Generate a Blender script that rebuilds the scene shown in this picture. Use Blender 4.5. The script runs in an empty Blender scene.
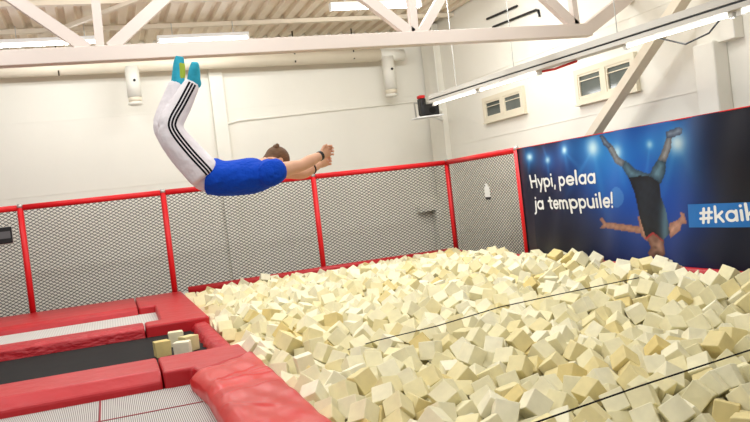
import bpy, bmesh, math, random
import numpy as np
from mathutils import Vector, Matrix, Quaternion
random.seed(11)
sc = bpy.context.scene
COL = sc.collection
PI = math.pi

NIND = 300
WORLD, EXPO = .28, -.42
# settled place (mm) and rotation (thousandths) of every foam cube
FOAM = [
-3314,-8127,-214,-714,571,-380,-2669,-8563,-291,765,-412,-486,-1706,-7853,-171,899,66,-428,-2732,-8362,-235,-491,-663,-55,-2358,-8383,-291,-286,-363,-337,-4195,-7593,-218,-848,344,-299,-2879,-8050,-237,648,686,267,-3975,-7622,-212,-89,-381,480,
-2849,-8264,-268,-460,-674,60,-3519,-8145,-225,537,605,171,-2890,-7209,-233,365,37,-890,-3666,-7654,-206,825,-117,226,-4395,-7169,-152,-354,-763,539,-2347,-8583,-351,-224,740,290,-2311,-7635,-215,307,849,125,-2780,-8449,-332,-310,-65,-365,
-2054,-8299,-250,55,-614,386,-4023,-7085,-135,-660,417,375,-2337,-8105,-242,-456,-29,-652,-3089,-8363,-286,62,-422,-825,-3116,-6915,-145,577,659,402,-3117,-8082,-260,224,256,776,-2059,-8085,-233,-319,399,232,-2484,-8186,-265,-554,-799,-190,
-2656,-6813,-130,-628,383,265,-2215,-8328,-270,-222,-263,-398,-3916,-8056,-212,332,817,-354,-4190,-7190,-172,-439,721,60,-4489,-7288,-233,910,-345,177,-2169,-8560,-307,372,-564,-230,-4405,-7553,-228,793,524,294,-3327,-7170,-217,335,286,683,
-804,-6833,-59,614,733,-190,-2519,-8015,-242,-250,410,738,-3497,-7971,-223,186,877,-30,-3289,-6544,-138,304,722,551,-3739,-7355,-220,-372,-99,-226,-1385,-7018,-205,302,-193,580,-3998,-7457,-185,-534,-575,173,-2694,-7561,-264,950,117,-258,
-2036,-7641,-190,-7,388,-787,-3570,-7200,-189,295,873,-364,-2618,-7058,-198,309,227,-535,-4170,-5473,-92,-406,424,777,-2293,-7915,-227,-406,90,-155,-2658,-7280,-248,-384,491,25,-4522,-5955,-218,43,764,-641,-2890,-6558,-115,-53,-351,111,
-4204,-6142,-140,707,703,40,-2666,-7844,-256,-163,-634,323,-1618,-6140,-96,177,721,475,-4514,-6475,-266,77,-59,603,-1482,-7877,-241,368,-131,800,-2039,-7823,-206,-776,-410,135,-4203,-7402,-215,362,896,-252,-2209,-7381,-206,224,-715,-272,
-3797,-7002,-142,-358,-105,-88,-959,-6201,-32,-592,-754,186,-1778,-8013,-264,-279,304,857,-2416,-7226,-203,-533,695,-385,-3956,-5869,-145,518,680,472,-2461,-6996,-172,-191,11,898,-484,-6503,2,-936,-14,310,-944,-6599,-88,841,73,-288,
-1278,-7205,-195,32,-573,457,-3226,-8270,-314,269,-808,341,-3518,-6596,-141,521,-168,739,-3787,-6587,-142,30,-389,919,-2897,-7031,-204,-883,-337,-315,-1365,-6558,-156,160,-612,499,-3474,-6132,-127,-807,-24,-536,-3281,-6116,-91,-732,494,-133,
-2458,-7456,-233,-457,795,-184,-2882,-6813,-154,528,570,79,-4401,-6099,-190,50,256,954,-3615,-7789,-295,818,-32,-557,-4021,-7725,-296,208,-328,-213,-3902,-7252,-183,350,-162,712,-1367,-7616,-215,-589,576,-437,-1137,-6952,-175,-277,-219,-575,
-4415,-5102,-117,773,-527,-348,-1186,-6154,-61,213,-829,286,-1559,-7451,-222,-844,244,9,-1118,-6510,-137,441,279,-826,-3296,-7931,-236,163,914,44,-2274,-6786,-172,82,629,-655,-1963,-6832,-193,737,-341,276,-3917,-5122,-25,314,-368,873,
-3293,-7453,-261,251,924,-262,-2910,-8343,-370,-21,-926,373,-3826,-7547,-256,487,61,-870,-1160,-6764,-151,-406,-329,837,-3127,-7217,-261,828,-529,174,-4511,-7083,-237,376,-519,621,-3792,-7844,-249,-743,336,-442,-1360,-6759,-210,-321,780,-533,
-3741,-7195,-177,489,60,-687,-3088,-7410,-274,-75,279,928,-3105,-7927,-228,-504,193,319,-679,-6127,-7,957,45,23,-1094,-7511,-168,984,76,-78,-510,-6732,-61,304,901,-258,-906,-6370,-56,526,-87,-441,-4357,-7366,-221,356,-252,-267,
-2124,-7959,-263,848,240,-350,-3932,-6588,-150,19,-915,-393,-2681,-6544,-135,-451,47,-887,-4519,-5787,-166,-414,-495,-543,-2832,-7845,-259,295,641,-492,-262,-6461,11,-291,101,-950,-2866,-6110,-86,825,505,-143,-285,-5557,59,-765,526,-71,
-1410,-6315,-141,543,149,-766,-2234,-6440,-172,-21,959,149,-4503,-6170,-303,-319,103,291,-3635,-5047,-33,-379,-653,-88,-2507,-7585,-268,-452,771,-240,-3551,-5688,-88,-174,-872,-195,-1415,-6134,-82,-908,-242,272,-3752,-5563,-99,407,52,894,
-3415,-7698,-272,401,-15,-720,-3673,-5970,-137,-545,-117,-37,-1135,-7155,-185,-177,279,864,-3969,-5505,-77,299,-431,-406,-3092,-6103,-110,-316,147,400,-1120,-5689,-38,-20,388,807,-1928,-6354,-139,-323,887,-303,-3273,-5271,-54,-781,-316,520,
-731,-6559,-48,616,76,-608,-4375,-6915,-152,-420,300,847,-4001,-5702,-113,469,-356,614,-4237,-6529,-179,580,-760,285,-4510,-4268,-151,-200,692,-336,-3755,-8159,-263,168,629,697,-3405,-7314,-297,543,-323,-699,-2248,-7194,-221,-64,325,-716,
-2495,-8889,-330,615,-314,-325,-1792,-6529,-182,774,144,-437,-943,-7185,-170,-197,-355,-445,-1767,-6994,-250,767,-547,106,-2837,-4997,-67,-765,170,302,-4217,-4393,-103,476,272,143,-2624,-8207,-262,47,211,-960,-2601,-6163,-101,-810,401,285,
-4504,-6656,-345,-441,393,-774,-4529,-4113,-85,914,0,0,-837,-7292,-64,789,-520,316,-1845,-6134,-123,-443,-660,-14,-2614,-5076,-64,-480,759,-433,-2288,-5992,-111,215,68,667,-4400,-5402,-175,309,-892,-170,-3083,-6701,-150,468,75,748,
-1575,-6351,-172,-697,513,486,-3976,-6775,-166,985,116,90,-923,-6969,-162,180,421,-354,-4152,-6863,-171,894,-36,421,-1604,-6589,-205,-304,868,-231,-468,-4391,87,-288,-717,-586,-1608,-5918,-87,-840,500,-16,-1372,-5236,-51,750,-588,-202,
-1791,-6794,-226,454,812,-361,-3261,-7736,-254,991,-86,87,-1802,-5872,-112,413,-316,486,-4417,-6710,-204,-407,-195,-222,-3548,-6761,-212,-461,756,-35,-3338,-7005,-220,139,710,74,-3110,-6501,-147,439,675,-588,-2656,-5934,-129,125,-899,199,
-3114,-5298,-66,-344,-701,194,-296,-5368,44,-558,-508,245,-2038,-4863,-48,692,-378,604,-3293,-6769,-205,378,-880,-106,-3985,-6335,-196,870,453,-44,-886,-4197,24,913,200,103,-2754,-7156,-275,-329,869,11,-2461,-6422,-144,-21,-293,184,
-1955,-5207,-105,177,-692,-382,-3265,-6324,-139,487,117,733,-2457,-6782,-183,-2,-251,82,-356,-6761,-1,134,780,483,-3477,-5939,-123,60,853,-409,-4501,-5106,-242,377,744,-484,-942,-5662,-24,538,-28,-714,-3901,-6084,-188,506,-73,-412,
-2233,-5449,-98,680,-571,-450,-2944,-7673,-284,647,-263,-613,-691,-6398,-21,554,456,-670,-1555,-5716,-58,-435,750,-101,-3402,-8385,-282,-508,-553,-583,-2428,-4855,-36,768,399,-305,-2989,-8204,-310,-273,301,886,-2581,-8663,-384,-454,654,-55,
-1828,-7761,-245,875,-416,148,-4474,-6874,-256,511,713,461,-725,-5476,-4,-398,172,-885,-1750,-5460,-103,380,509,131,-1606,-7004,-243,-55,-689,-692,-271,-5702,11,-402,482,736,-3563,-7396,-240,849,-408,214,-3340,-3977,-78,442,-364,-267,
-4261,-5676,-202,-264,298,-567,-503,-3954,107,251,-91,-626,-1370,-5687,-55,899,313,204,-2228,-4656,16,595,216,-404,-2117,-8193,-310,733,-447,-39,-2399,-5052,-83,206,459,22,-1343,-4795,-62,-888,187,-370,-2025,-6502,-195,-303,380,-866,
-1113,-6308,-142,598,-344,-243,-1725,-7621,-242,201,-720,-516,-1079,-3986,24,764,593,231,-2988,-6890,-236,-160,-462,168,-3316,-3754,-18,677,601,-258,-1957,-4995,-66,433,-858,56,-3714,-8348,-225,-54,557,-163,-889,-5948,-7,-203,-938,7,
-4413,-6353,-238,737,456,416,-3686,-5327,-92,285,911,-13,-4153,-6692,-194,-554,-12,463,-2627,-4564,-50,390,357,160,-1163,-5477,-20,-110,-138,298,-4010,-3906,-45,640,276,89,-3321,-5496,-95,769,-86,544,-2390,-4600,3,-11,350,923,
-1971,-6993,-253,412,809,348,-1763,-7187,-264,-119,-311,-939,-2243,-4901,-62,-301,351,282,-2902,-6351,-133,205,-696,-663,-3287,-5910,-98,714,441,-30,-4528,-4715,-566,-703,-710,-16,-1176,-3156,33,-382,319,-846,-3982,-4207,-78,662,-362,646,
-4206,-3951,-31,-598,-718,267,-3698,-5734,-165,-770,-410,485,-1657,-4209,-15,-386,357,-836,-4529,-6435,-401,96,1,0,-2092,-7513,-258,103,374,-621,-3174,-7072,-275,753,-518,52,-649,-6966,-124,365,-811,-400,-2084,-6062,-160,585,407,-222,
-1042,-7342,-202,-637,-764,-61,-3792,-4124,-78,-122,-307,574,-3111,-5688,-116,26,-820,-341,-4158,-5262,-92,248,77,785,-3736,-6171,-170,17,-554,226,-4126,-5094,-62,-59,-467,697,-2933,-7444,-315,-423,431,-738,-265,-4395,57,44,-448,733,
-1757,-5692,-106,-154,-562,-766,-3326,-3311,40,-408,652,-37,-2391,-5281,-101,568,-787,235,-2917,-3487,-18,844,324,-152,-4336,-5231,-162,-392,329,797,-626,-4459,20,250,627,-718,-2842,-5292,-97,213,490,467,-866,-3974,38,66,945,-257,
-4525,-1804,-30,-186,668,-230,-1745,-4861,-47,-229,-425,-693,-4323,-3814,-101,908,-99,387,-4129,-4692,-95,959,-249,-123,-2527,-8482,-365,-889,126,436,-2859,-3318,31,173,751,404,-3445,-5045,-83,803,172,492,-3110,-3443,-9,142,-847,-438,
-1087,-4221,-40,-336,717,-604,-3516,-5441,-98,770,-327,-540,-2250,-6254,-162,541,693,-63,-3531,-3328,11,599,701,-310,-3077,-5072,-36,741,-494,-391,-4529,-4252,-315,-703,704,62,-1903,-5457,-130,-259,-255,-801,-4173,-4137,-72,491,-239,20,
-3090,-4632,-73,-278,377,-865,-423,-4862,-1,-374,536,-310,-3292,-4596,-91,636,-390,630,-3492,-3490,-21,61,130,51,-4512,-5539,-344,-934,-145,-49,-1921,-5979,-195,-391,-37,-893,-1259,-6244,-156,270,-19,-890,-3296,-5713,-112,-1,466,882,
-2857,-5521,-116,-427,-219,-588,-2893,-4624,-38,241,-353,-170,-2872,-5906,-138,-317,-286,810,-3103,-3772,-51,-81,-276,228,-4506,-4939,-217,37,-160,960,-831,-6687,-170,-395,-741,540,-2019,-5646,-154,-15,442,-602,-2639,-3326,42,486,-460,-160,
-1874,-2902,-17,-171,954,233,-485,-4216,83,-526,-608,586,-4521,-3926,-43,626,246,662,-1816,-8325,-256,594,778,-135,-2692,-3534,-3,94,-448,883,-4232,-2400,-8,-873,195,55,-4517,-4912,-355,514,449,629,-3073,-6297,-151,-639,370,668,
-4529,-6180,-478,-249,249,661,-1050,-4636,-29,-165,-246,-11,-3710,-6845,-165,843,-51,333,-4060,-2186,-7,-537,-576,-86,-2204,-3528,-32,599,363,-341,-3536,-6389,-181,-646,185,657,-3571,-3641,-74,-981,-126,124,-2725,-8002,-310,40,-831,-484,
-3035,-5905,-106,-561,689,-168,-706,-5865,-27,823,177,-176,-2838,-4364,-20,-460,-288,-172,-4528,-2600,-162,0,-551,833,-1770,-5203,-112,-691,497,520,-921,-5492,-4,178,-363,-206,-3296,-3529,14,-881,103,-238,-2368,-7767,-292,863,242,331,
-4507,-4576,-234,85,897,381,-2269,-8452,-403,-507,-328,795,-1774,-2302,44,-671,612,-88,-3762,-3272,-33,-960,-66,202,-3941,-4418,-107,-315,-214,293,-2790,-3726,-38,-91,-937,333,-4237,-5839,-237,927,-29,277,-1978,-7335,-267,469,-43,673,
-221,-5065,9,-794,512,-30,-1159,-5962,-67,640,431,-599,-934,-5042,-29,-921,-147,-39,-432,-5111,26,-260,-902,-337,-603,-4823,-15,-832,64,-426,-1608,-7221,-280,405,723,341,-2257,-5630,-138,141,878,196,-1361,-3126,7,-215,-880,392,
-485,-6095,-15,-35,498,828,-3702,-4818,-69,416,-688,439,-2456,-5945,-126,517,748,-405,-1351,-2891,23,-898,68,427,-4522,-5895,-347,-423,514,-483,-3397,-8207,-337,-694,-270,572,-3725,-4655,-46,797,337,-367,-1127,-5066,-52,-258,467,-50,
-2723,-7408,-320,805,189,-456,-4190,-3493,-21,373,131,-893,-1163,-3352,-19,-850,282,184,-1983,-5828,-168,-50,-430,527,-2448,-6241,-134,508,-280,192,-3712,-3069,-5,163,844,365,-2642,-5453,-134,284,-163,-685,-864,-4561,-3,-120,780,583,
-4529,-6009,-489,-994,0,-1,-931,-3295,1,-193,458,-674,-535,-5318,-1,88,-350,347,-3538,-7552,-291,-403,350,-797,-4392,-2352,-103,-397,-644,-38,-1807,-3076,-44,923,-205,194,-896,-2863,41,488,-776,222,-4131,-1975,33,-399,108,400,
-1538,-5010,-98,376,885,-144,-1329,-5521,-42,-98,565,486,-1956,-7164,-248,729,-323,374,-2222,-2892,16,-283,-893,-346,-2634,-4385,-27,-487,-355,-420,-536,-6276,-33,397,-777,470,-4394,-4398,-169,826,449,-254,-3914,-3560,-50,-827,456,295,
-1570,-2472,22,-686,159,647,-4529,-4288,-518,178,0,0,-4502,-5382,-580,220,681,-185,-4502,-5373,-442,652,299,315,-581,-7060,-20,85,-678,497,-939,-4841,-35,588,-53,474,-3002,-7085,-293,-440,54,-565,-1727,-4008,-37,316,7,944,
-1636,-3283,-54,-515,-453,696,-2177,-6997,-229,-819,-541,116,-2843,-5698,-133,-889,122,-277,-3202,-6666,-224,-26,460,-372,-4401,-2151,-68,250,545,-87,-1375,-5905,-84,543,-88,780,-2252,-3104,-34,445,730,-515,-2596,-4862,-58,-832,223,502,
-2699,-6391,-140,-6,407,-23,-3361,-244,1,24,-901,414,-4253,-5512,-209,521,688,479,-702,-5699,-17,186,-129,533,-1176,-3549,-44,-89,-857,313,-1741,-5010,-92,827,351,-139,-3116,-7634,-306,-863,-166,9,-1616,-6753,-261,-903,274,-327,
-4315,-2007,-22,-829,-437,223,-4502,-5371,-269,-605,656,-262,-1365,-2708,35,-874,191,258,-2899,-3960,-74,-86,-344,373,-1836,-8174,-310,-322,477,-761,-1113,-4793,-53,-10,29,-886,-1741,-4565,-68,-331,-395,836,-2000,-4589,-37,-88,60,-657,
-1712,-7406,-272,-332,-47,-775,-2471,-3298,-29,53,619,611,-4084,-7551,-290,-370,838,-31,-1492,-4366,-62,393,-167,649,-4529,-3381,-658,-999,1,-1,-432,-4612,5,-424,465,20,-4498,-4779,-203,560,317,483,-1620,-2872,-24,137,-382,-348,
-1594,-3076,-30,-527,-55,588,-3306,-1987,10,0,531,-450,-4526,-5793,-479,-688,724,17,-1091,-3756,-27,120,-407,-874,-2479,-8322,-370,-335,509,700,-814,-4411,18,-623,648,-402,-4528,-3385,-505,711,61,696,-2607,-1600,-4,-386,-881,-33,
-4063,-5573,-205,274,770,500,-3307,-4413,-77,516,-715,-446,-2179,-3797,-50,-166,-409,-364,-1458,-7145,-286,824,94,555,-4350,-1577,-37,599,-247,-430,-4529,-917,-107,976,0,0,-3517,-5249,-97,-618,-219,355,-1561,-3557,-34,532,697,478,
-4217,-3806,-14,-20,918,69,-4210,-2599,-65,300,-777,362,-2399,-2470,26,-12,-431,427,-887,-3569,43,176,-407,-187,-3703,-1920,-5,236,-437,536,-2370,-4392,-3,64,859,-160,-2571,-5283,-124,376,-427,305,-2487,-5657,-147,760,-388,194,
-2487,-2009,-6,-386,-305,-400,-3510,-2817,3,123,877,147,-1189,-7371,-262,-287,-286,-527,-3944,-3297,-61,195,-828,-475,-4364,-4642,-148,-537,-53,469,-4502,-5158,-708,-334,-941,-22,-4500,-4709,-702,-648,-251,-660,-2427,-5474,-128,-605,716,-308,
-2240,-1830,54,164,751,-59,-1281,-6425,-196,251,-251,-193,-4529,-2735,-519,205,-205,676,-4529,-640,-75,976,0,0,-4501,-4956,-704,-642,-266,-654,-3098,-5487,-105,-799,29,-286,-2088,-5404,-159,240,-406,-532,-1756,-6308,-199,-533,651,175,
-4494,-5172,-422,-49,57,-329,-4082,-5954,-255,142,855,-55,-207,-1780,50,-239,133,400,-4529,-2674,-285,692,-140,-692,-2242,-5053,-132,703,444,478,-3681,-6327,-178,699,-71,503,-2909,-4799,-79,-21,-256,-964,-2417,-1346,31,-665,-322,-316,
-4178,-3109,-48,771,-526,214,-1337,-5065,-85,-866,478,-88,-1039,-6718,-177,295,-881,340,-3313,-2539,-3,765,202,-238,-2855,-1827,-28,-629,-352,65,-966,-2430,17,-707,293,-620,-4529,-4060,-514,0,-999,-19,-3750,-3528,-70,556,-332,-124,
-897,-3117,19,-814,195,-513,-4036,-3098,-49,-58,-305,-934,-3037,-4195,-84,812,-103,396,-4529,-3408,-294,683,180,683,-1982,-4381,-30,-287,594,716,-3815,-5401,-158,250,209,-344,-4508,-4574,-426,-7,697,215,-3426,-3640,-98,673,410,567,
-2438,-3081,11,250,-819,512,-2482,-6588,-179,-452,384,314,-4529,-2355,-466,939,0,0,-4529,-4041,-350,-682,-187,681,-2211,-3342,-39,-406,-856,-303,-4507,-2066,-137,630,33,706,-2101,-6656,-250,634,-8,608,-1346,-662,-30,-665,-557,-44,
-4305,-4064,-135,395,-450,699,-2302,-7481,-303,903,130,-50,-708,-2855,30,205,744,-632,-200,-2009,39,481,-843,193,-3901,-5308,-83,-430,145,846,-1384,-2455,32,-308,-26,207,-3115,-3991,-93,177,-856,297,-3718,-3749,-78,-914,273,223,
-4421,-3288,-74,-267,-774,-495,-3970,-2839,-37,280,-847,-310,-3683,-132,-26,-451,1,891,-4529,-1412,-488,0,993,111,-3868,-4577,-121,-247,254,-392,-2399,-1824,23,903,-53,-78,-2139,-5211,-117,340,-904,134,-4322,-2888,-89,-742,-410,394,
-4305,-3605,-95,557,-363,-403,-3816,-7715,-312,-240,-96,-568,-900,-1099,36,-792,137,-148,-464,-3309,44,633,-517,356,-2677,-5720,-132,-199,163,529,-4502,-5211,-572,235,676,-202,-4514,-4447,-689,-90,715,-686,-4129,-1597,41,-608,603,-508,
-424,-1820,37,-627,-67,-675,-3265,-5078,-87,450,-710,34,-754,-6860,-189,68,-568,468,-134,-2852,25,598,392,614,-1509,-2622,4,586,388,218,-3030,-2694,-1,182,435,-610,-3022,-3053,12,-822,-322,-379,-4522,-2973,-373,716,-155,-665,
-3656,-2164,-9,-130,851,86,-461,-2685,34,-424,-297,-569,-695,-5035,-42,-480,580,-654,-3781,-5166,-131,706,-581,207,-2624,-1419,25,567,662,387,-3910,-2079,-1,204,821,-481,-3096,-4433,-86,-842,-280,444,-622,-4629,-48,161,488,155,
-1016,-6065,-98,-722,559,-229,-4506,-2560,-668,174,676,695,-1541,-4580,-75,-304,-142,207,-4529,-3370,-160,493,0,-1,-3881,-1715,10,-519,-778,128,-2550,-7741,-299,-759,92,-597,-1936,-3665,-64,494,427,-436,-3572,-4125,-88,509,228,-661,
-1343,-4571,-98,-101,184,-858,-3503,-4799,-95,-386,-288,-836,-4500,-2269,-164,162,837,469,-1548,-5425,-131,-338,476,-781,-717,-4181,25,239,-558,-36,-1326,-4198,-83,-600,-73,-753,-4526,-3690,-102,17,836,-546,-4529,-4003,-166,253,660,253,
-2191,-4424,-17,-286,-200,850,-2826,-1180,-19,399,-799,118,-3838,-5751,-216,662,-569,-208,-2936,-3603,-100,-152,-339,926,-2434,-3965,-50,225,-718,581,-1877,-6436,-244,43,716,519,-2627,-2864,14,458,52,-707,-2302,-8227,-360,-846,-38,-262,
-4529,-3844,-501,509,-489,-510,-636,-3095,40,835,199,247,-517,-3667,35,-198,-774,-433,-583,-1890,41,-137,-727,-197,-4276,-7075,-219,-368,297,340,-2858,-3109,13,-233,903,281,-4304,-2486,-106,340,834,343,-660,-3967,39,-286,-628,501,
-3751,-3937,-73,611,-378,-53,-3809,-2359,-60,-524,-783,211,-2772,-6919,-240,132,360,310,-3415,-6475,-204,-62,676,-594,-4421,-3121,-81,-475,579,615,-2887,-2859,13,-806,163,-394,-1193,-4095,-94,254,-165,252,-987,-4344,-83,134,-87,-963,
-4383,-964,-58,-274,-99,-62,-1279,-3982,-66,-513,-55,534,-3226,-4168,-100,-271,-592,268,-2077,-8427,-362,-164,-407,894,-3213,-1748,17,826,449,298,-1027,-1616,2,-441,765,-4,-2813,-1436,-28,-257,-889,173,-154,-5935,-93,315,291,901,
-4296,-4523,-188,438,-865,189,-4501,-5556,-566,-918,-9,393,-4529,-2365,-644,1,13,-999,-1623,-2245,8,-684,542,436,-635,-1355,-17,-538,-701,36,-842,-294,-40,-3,-476,-868,-3696,-2882,1,406,18,-647,-1792,-1785,11,-544,-485,184,
-4524,-2803,-401,-311,356,611,-3821,-5971,-223,-93,-388,-782,-1888,-6648,-234,244,-694,550,-3077,-1117,18,-754,-134,-488,-4507,-1903,-466,164,691,-148,-3494,-2167,-34,-651,581,469,-4529,-6716,-467,316,316,-632,-2085,-1792,36,119,-633,-228,
-1505,-4129,-71,509,162,548,-1522,-3774,-50,-488,211,719,-730,-3703,36,-385,18,869,-241,-522,-9,-269,-881,29,-1823,-3356,-88,449,22,-560,-2201,-2107,29,215,527,-800,-2593,-1813,-36,-187,223,-888,-4525,-4562,-566,-33,145,-988,
-1952,-2421,7,-581,-303,501,-4508,-1659,-616,387,-588,-599,-2440,-143,-56,648,630,252,-4224,-4935,-189,-585,-69,487,-1739,-4349,-79,169,-526,496,-671,-3311,25,936,-232,50,-1858,-7543,-258,-429,143,-188,-3834,-6684,-242,-291,627,-237,
-1958,-2017,10,828,412,86,-889,-1385,16,660,-268,-686,-4022,-7141,-276,-586,-568,493,-3632,-2362,-12,669,-538,491,-878,-5221,-52,22,855,501,-3693,-2633,0,669,-225,-694,-4512,-1881,-139,423,230,-667,-1781,-2477,-25,569,-392,-62,
-4054,-5378,-151,731,273,-619,-3126,-3254,0,-537,102,-517,-4320,-4248,-151,672,-429,52,-3409,-6245,-208,-768,539,340,-1249,-6656,-243,-124,449,-870,-2069,-2937,-44,346,-43,-874,-2842,-4123,-92,490,447,-114,-3748,-1550,-21,286,890,-342,
-4491,-3846,-641,-365,-930,-18,-4209,-1308,-27,-30,794,416,-4503,-1453,-300,-76,-465,-532,-2065,-6341,-235,-572,691,440,-460,-717,-5,122,909,-335,-3502,-6963,-234,8,904,-74,-3963,-2466,-45,311,-66,-581,-3624,-6515,-213,699,-464,-2,
-2179,-2284,9,586,-213,263,-2006,-4231,-9,-6,-81,89,-1388,-3284,-59,-406,794,-20,-1749,-2018,12,-749,-382,-540,-3353,-944,-26,781,-72,-228,-2010,-2607,-10,358,588,-702,-1158,-2618,11,532,96,-661,-4517,-3714,-319,-770,-60,630,
-2411,-2885,18,334,-483,-265,-2539,-3425,-79,-425,-402,-793,-3187,-3632,-87,735,-554,369,-1597,-4779,-113,-734,474,466,-4502,-2985,-181,-340,18,-939,-4514,-768,-666,-559,426,563,-4011,-7969,-294,228,279,166,-923,-3698,7,203,831,157,
-4035,-2647,-63,431,24,545,-2102,-6851,-269,-581,-680,146,-1095,-1190,-22,502,-366,-772,-3056,-8482,-360,-86,415,-347,-1634,-7952,-364,237,-275,-223,-4502,-5010,-531,-23,-405,7,-1285,-6038,-138,594,471,-649,-3512,-4419,-101,-666,607,-206,
-3152,-2191,-37,261,449,-505,-3324,-2240,-28,-210,-627,284,-3521,-3064,-17,529,306,-679,-2625,-4190,-55,114,565,420,-4184,-235,-76,221,96,913,-3863,-5582,-192,701,620,211,-4075,-1785,32,658,551,512,-2385,-3752,-61,652,516,77,
-3482,-1709,-3,-275,-16,-959,-1800,-1298,-24,263,-283,732,-4083,-4320,-139,-568,-717,-141,-1052,-5257,-55,455,14,-705,-2325,-3209,-108,707,-440,109,-1294,-3773,-92,285,-245,818,-4501,-3046,-526,63,977,-2,-519,-5518,-47,-457,-169,-799,
-3440,-7139,-290,655,361,-259,-4520,-3593,-224,-698,669,142,-2296,-8728,-407,730,-38,460,-4505,-1965,-281,252,-436,746,-4512,-5759,-314,-94,636,757,-3276,-1159,-20,-847,-113,-438,-2534,-4695,-91,277,-898,-61,-3502,-1879,-12,-199,470,28,
-2448,-4129,-72,-837,233,485,-4027,-5202,-148,-292,-396,570,-2542,-7329,-320,470,94,865,-2786,-4516,-88,-415,19,-412,-4453,-2768,-157,683,698,-106,-4529,-1263,-367,-442,-445,-551,-2605,-3083,10,822,276,-65,-1148,-812,-52,-780,205,-396,
-3182,-6879,-266,-26,-956,13,-581,-965,-35,-939,15,176,-4518,-1058,-662,-706,57,701,-2575,-6889,-243,563,316,-392,-2382,-1601,14,797,251,309,-470,-5709,-86,-344,791,-412,-4495,-1654,-408,920,117,338,-276,-6143,-91,-149,-547,-767,
-2143,-2459,-4,-273,-304,45,-3085,-1428,-16,449,701,-551,-4502,-2083,-610,-421,906,12,-3268,-2726,-27,-789,475,59,-3803,-2800,-81,487,120,794,-2218,-1152,4,238,-396,-866,-2907,-526,-39,57,-297,878,-3208,-253,-43,590,578,-398,
-707,-5251,-30,-336,-468,815,-2672,-3973,-64,522,-511,31,-3871,-233,-66,895,-293,150,-1075,-311,-42,370,39,-715,-4503,-4734,-365,-13,-95,-582,-1086,-611,-35,-508,-68,842,-3303,-4814,-131,552,-322,744,-3915,-4927,-66,153,464,530,
-2229,-8063,-357,-334,-33,-941,-4529,-842,-447,-211,673,-212,-4232,-883,-67,-480,-824,-57,-3309,-1345,-48,-802,496,-266,-2390,-3565,-90,-803,-461,288,-4486,-3631,-643,-296,-631,-318,-3069,-1977,-27,-663,38,-381,-3860,-2226,-48,415,-656,609,
-1196,-4472,-84,559,-771,-269,-657,-2009,-2,126,-768,501,-3570,-939,-62,158,-311,622,-3835,-6881,-236,422,302,829,-4490,-4065,-654,602,380,395,-3865,-3854,-117,-524,728,-74,-2696,-313,-77,670,-214,-614,-4529,-366,-539,-194,195,679,
-4503,-5810,-620,632,-347,616,-494,-5886,-28,662,325,-625,-4528,-1498,-631,6,700,713,-4529,-443,-676,-701,0,0,-4248,-5317,-233,603,-133,-523,-4529,-507,-357,615,-347,-615,-4504,-3181,-677,-602,357,-347,-1114,-1473,-18,-315,-33,-920,
-913,-928,24,52,72,611,-534,-6852,-145,-804,120,-367,-476,-1593,13,-771,251,-558,-233,-3919,67,-8,884,296,-3409,-8016,-325,-408,-160,675,-4002,-3717,-65,416,-744,-520,-4521,-3816,-155,-680,699,99,-4528,-1668,-105,-229,-2,-6,
-565,-4127,1,-536,57,-531,-4216,-7760,-307,357,-756,537,-2017,-3332,-86,242,-803,93,-2926,-1268,-71,319,-205,398,-4529,-564,-225,-681,680,190,-4511,-1733,-219,653,51,705,-4502,-5518,-729,-283,663,-627,-3064,-1766,-41,-220,292,-683,
-2782,-6701,-204,639,-67,706,-224,-2681,-18,-62,-520,-439,-4527,-623,-522,-474,-531,461,-290,-1898,-32,151,-536,437,-1755,-447,-41,514,233,-824,-4076,-7320,-272,426,243,-687,-626,-1529,-42,295,861,-405,-2528,-1177,0,-717,146,-661,
-721,-2635,39,-918,-179,253,-4501,-1013,-231,364,362,157,-4529,-132,-712,-495,-504,499,-2811,-2669,5,-24,573,-468,-4529,-2469,-204,-161,160,688,-3233,-1584,4,238,660,-661,-435,-358,-26,-351,424,802,-1330,-1789,-23,-235,-633,227,
-4192,-6365,-223,655,425,-69,-4123,-3282,-57,-510,-310,801,-1238,-5789,-122,-821,226,-421,-2688,-1284,-19,271,582,-558,-3506,-526,-69,506,-621,-20,-883,-1568,-39,-796,214,-346,-3616,-3216,-85,-62,656,525,-705,-2269,-1,-51,-251,59,
-2977,-5190,-148,434,305,614,-4091,-2344,-97,739,-452,1,-4229,-1696,-46,769,185,458,-1579,-2007,5,135,-873,-351,-4529,-1106,-330,-653,-654,-268,-3671,-7995,-318,-608,551,568,-458,-1342,-32,86,866,311,-971,-2660,12,309,-846,-400,
-4505,-2998,-688,-585,-387,375,-3490,-1564,-18,72,-463,73,-3814,-685,-62,-870,248,-390,-1455,-6642,-309,100,-574,314,-547,-3500,10,-14,380,747,-779,-7153,-131,149,582,510,-4498,-1275,-228,698,266,-652,-1546,-687,-43,-919,-7,264,
-4525,-1487,-137,151,-194,680,-4272,-6216,-282,-907,-383,158,-4529,-131,-436,0,-999,-1,-1543,-478,-43,-287,-353,-884,-2900,-2036,-64,776,289,282,-4502,-816,-298,-198,-72,-335,-1445,-2252,5,94,414,-727,-2400,-2264,-11,191,301,-920,
-1711,-6019,-166,-638,79,665,-3792,-4980,-131,-262,816,497,-1438,-4722,-147,463,540,-699,-3541,-3971,-99,-238,-348,-58,-3941,-1356,-21,807,-352,286,-1537,-878,-39,-804,-148,-442,-233,-272,-15,-500,-699,-251,-4480,-5354,-716,-661,215,673,
-752,-3474,-19,832,440,320,-3315,-6590,-313,-546,561,-31,-3595,-307,-114,372,-229,-857,-2536,-7154,-314,-458,-20,805,-3837,-2980,-76,1,-254,-84,-3645,-3407,-101,-469,778,20,-4054,-6187,-276,471,-233,-88,-230,-3712,39,829,-247,499,
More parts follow.
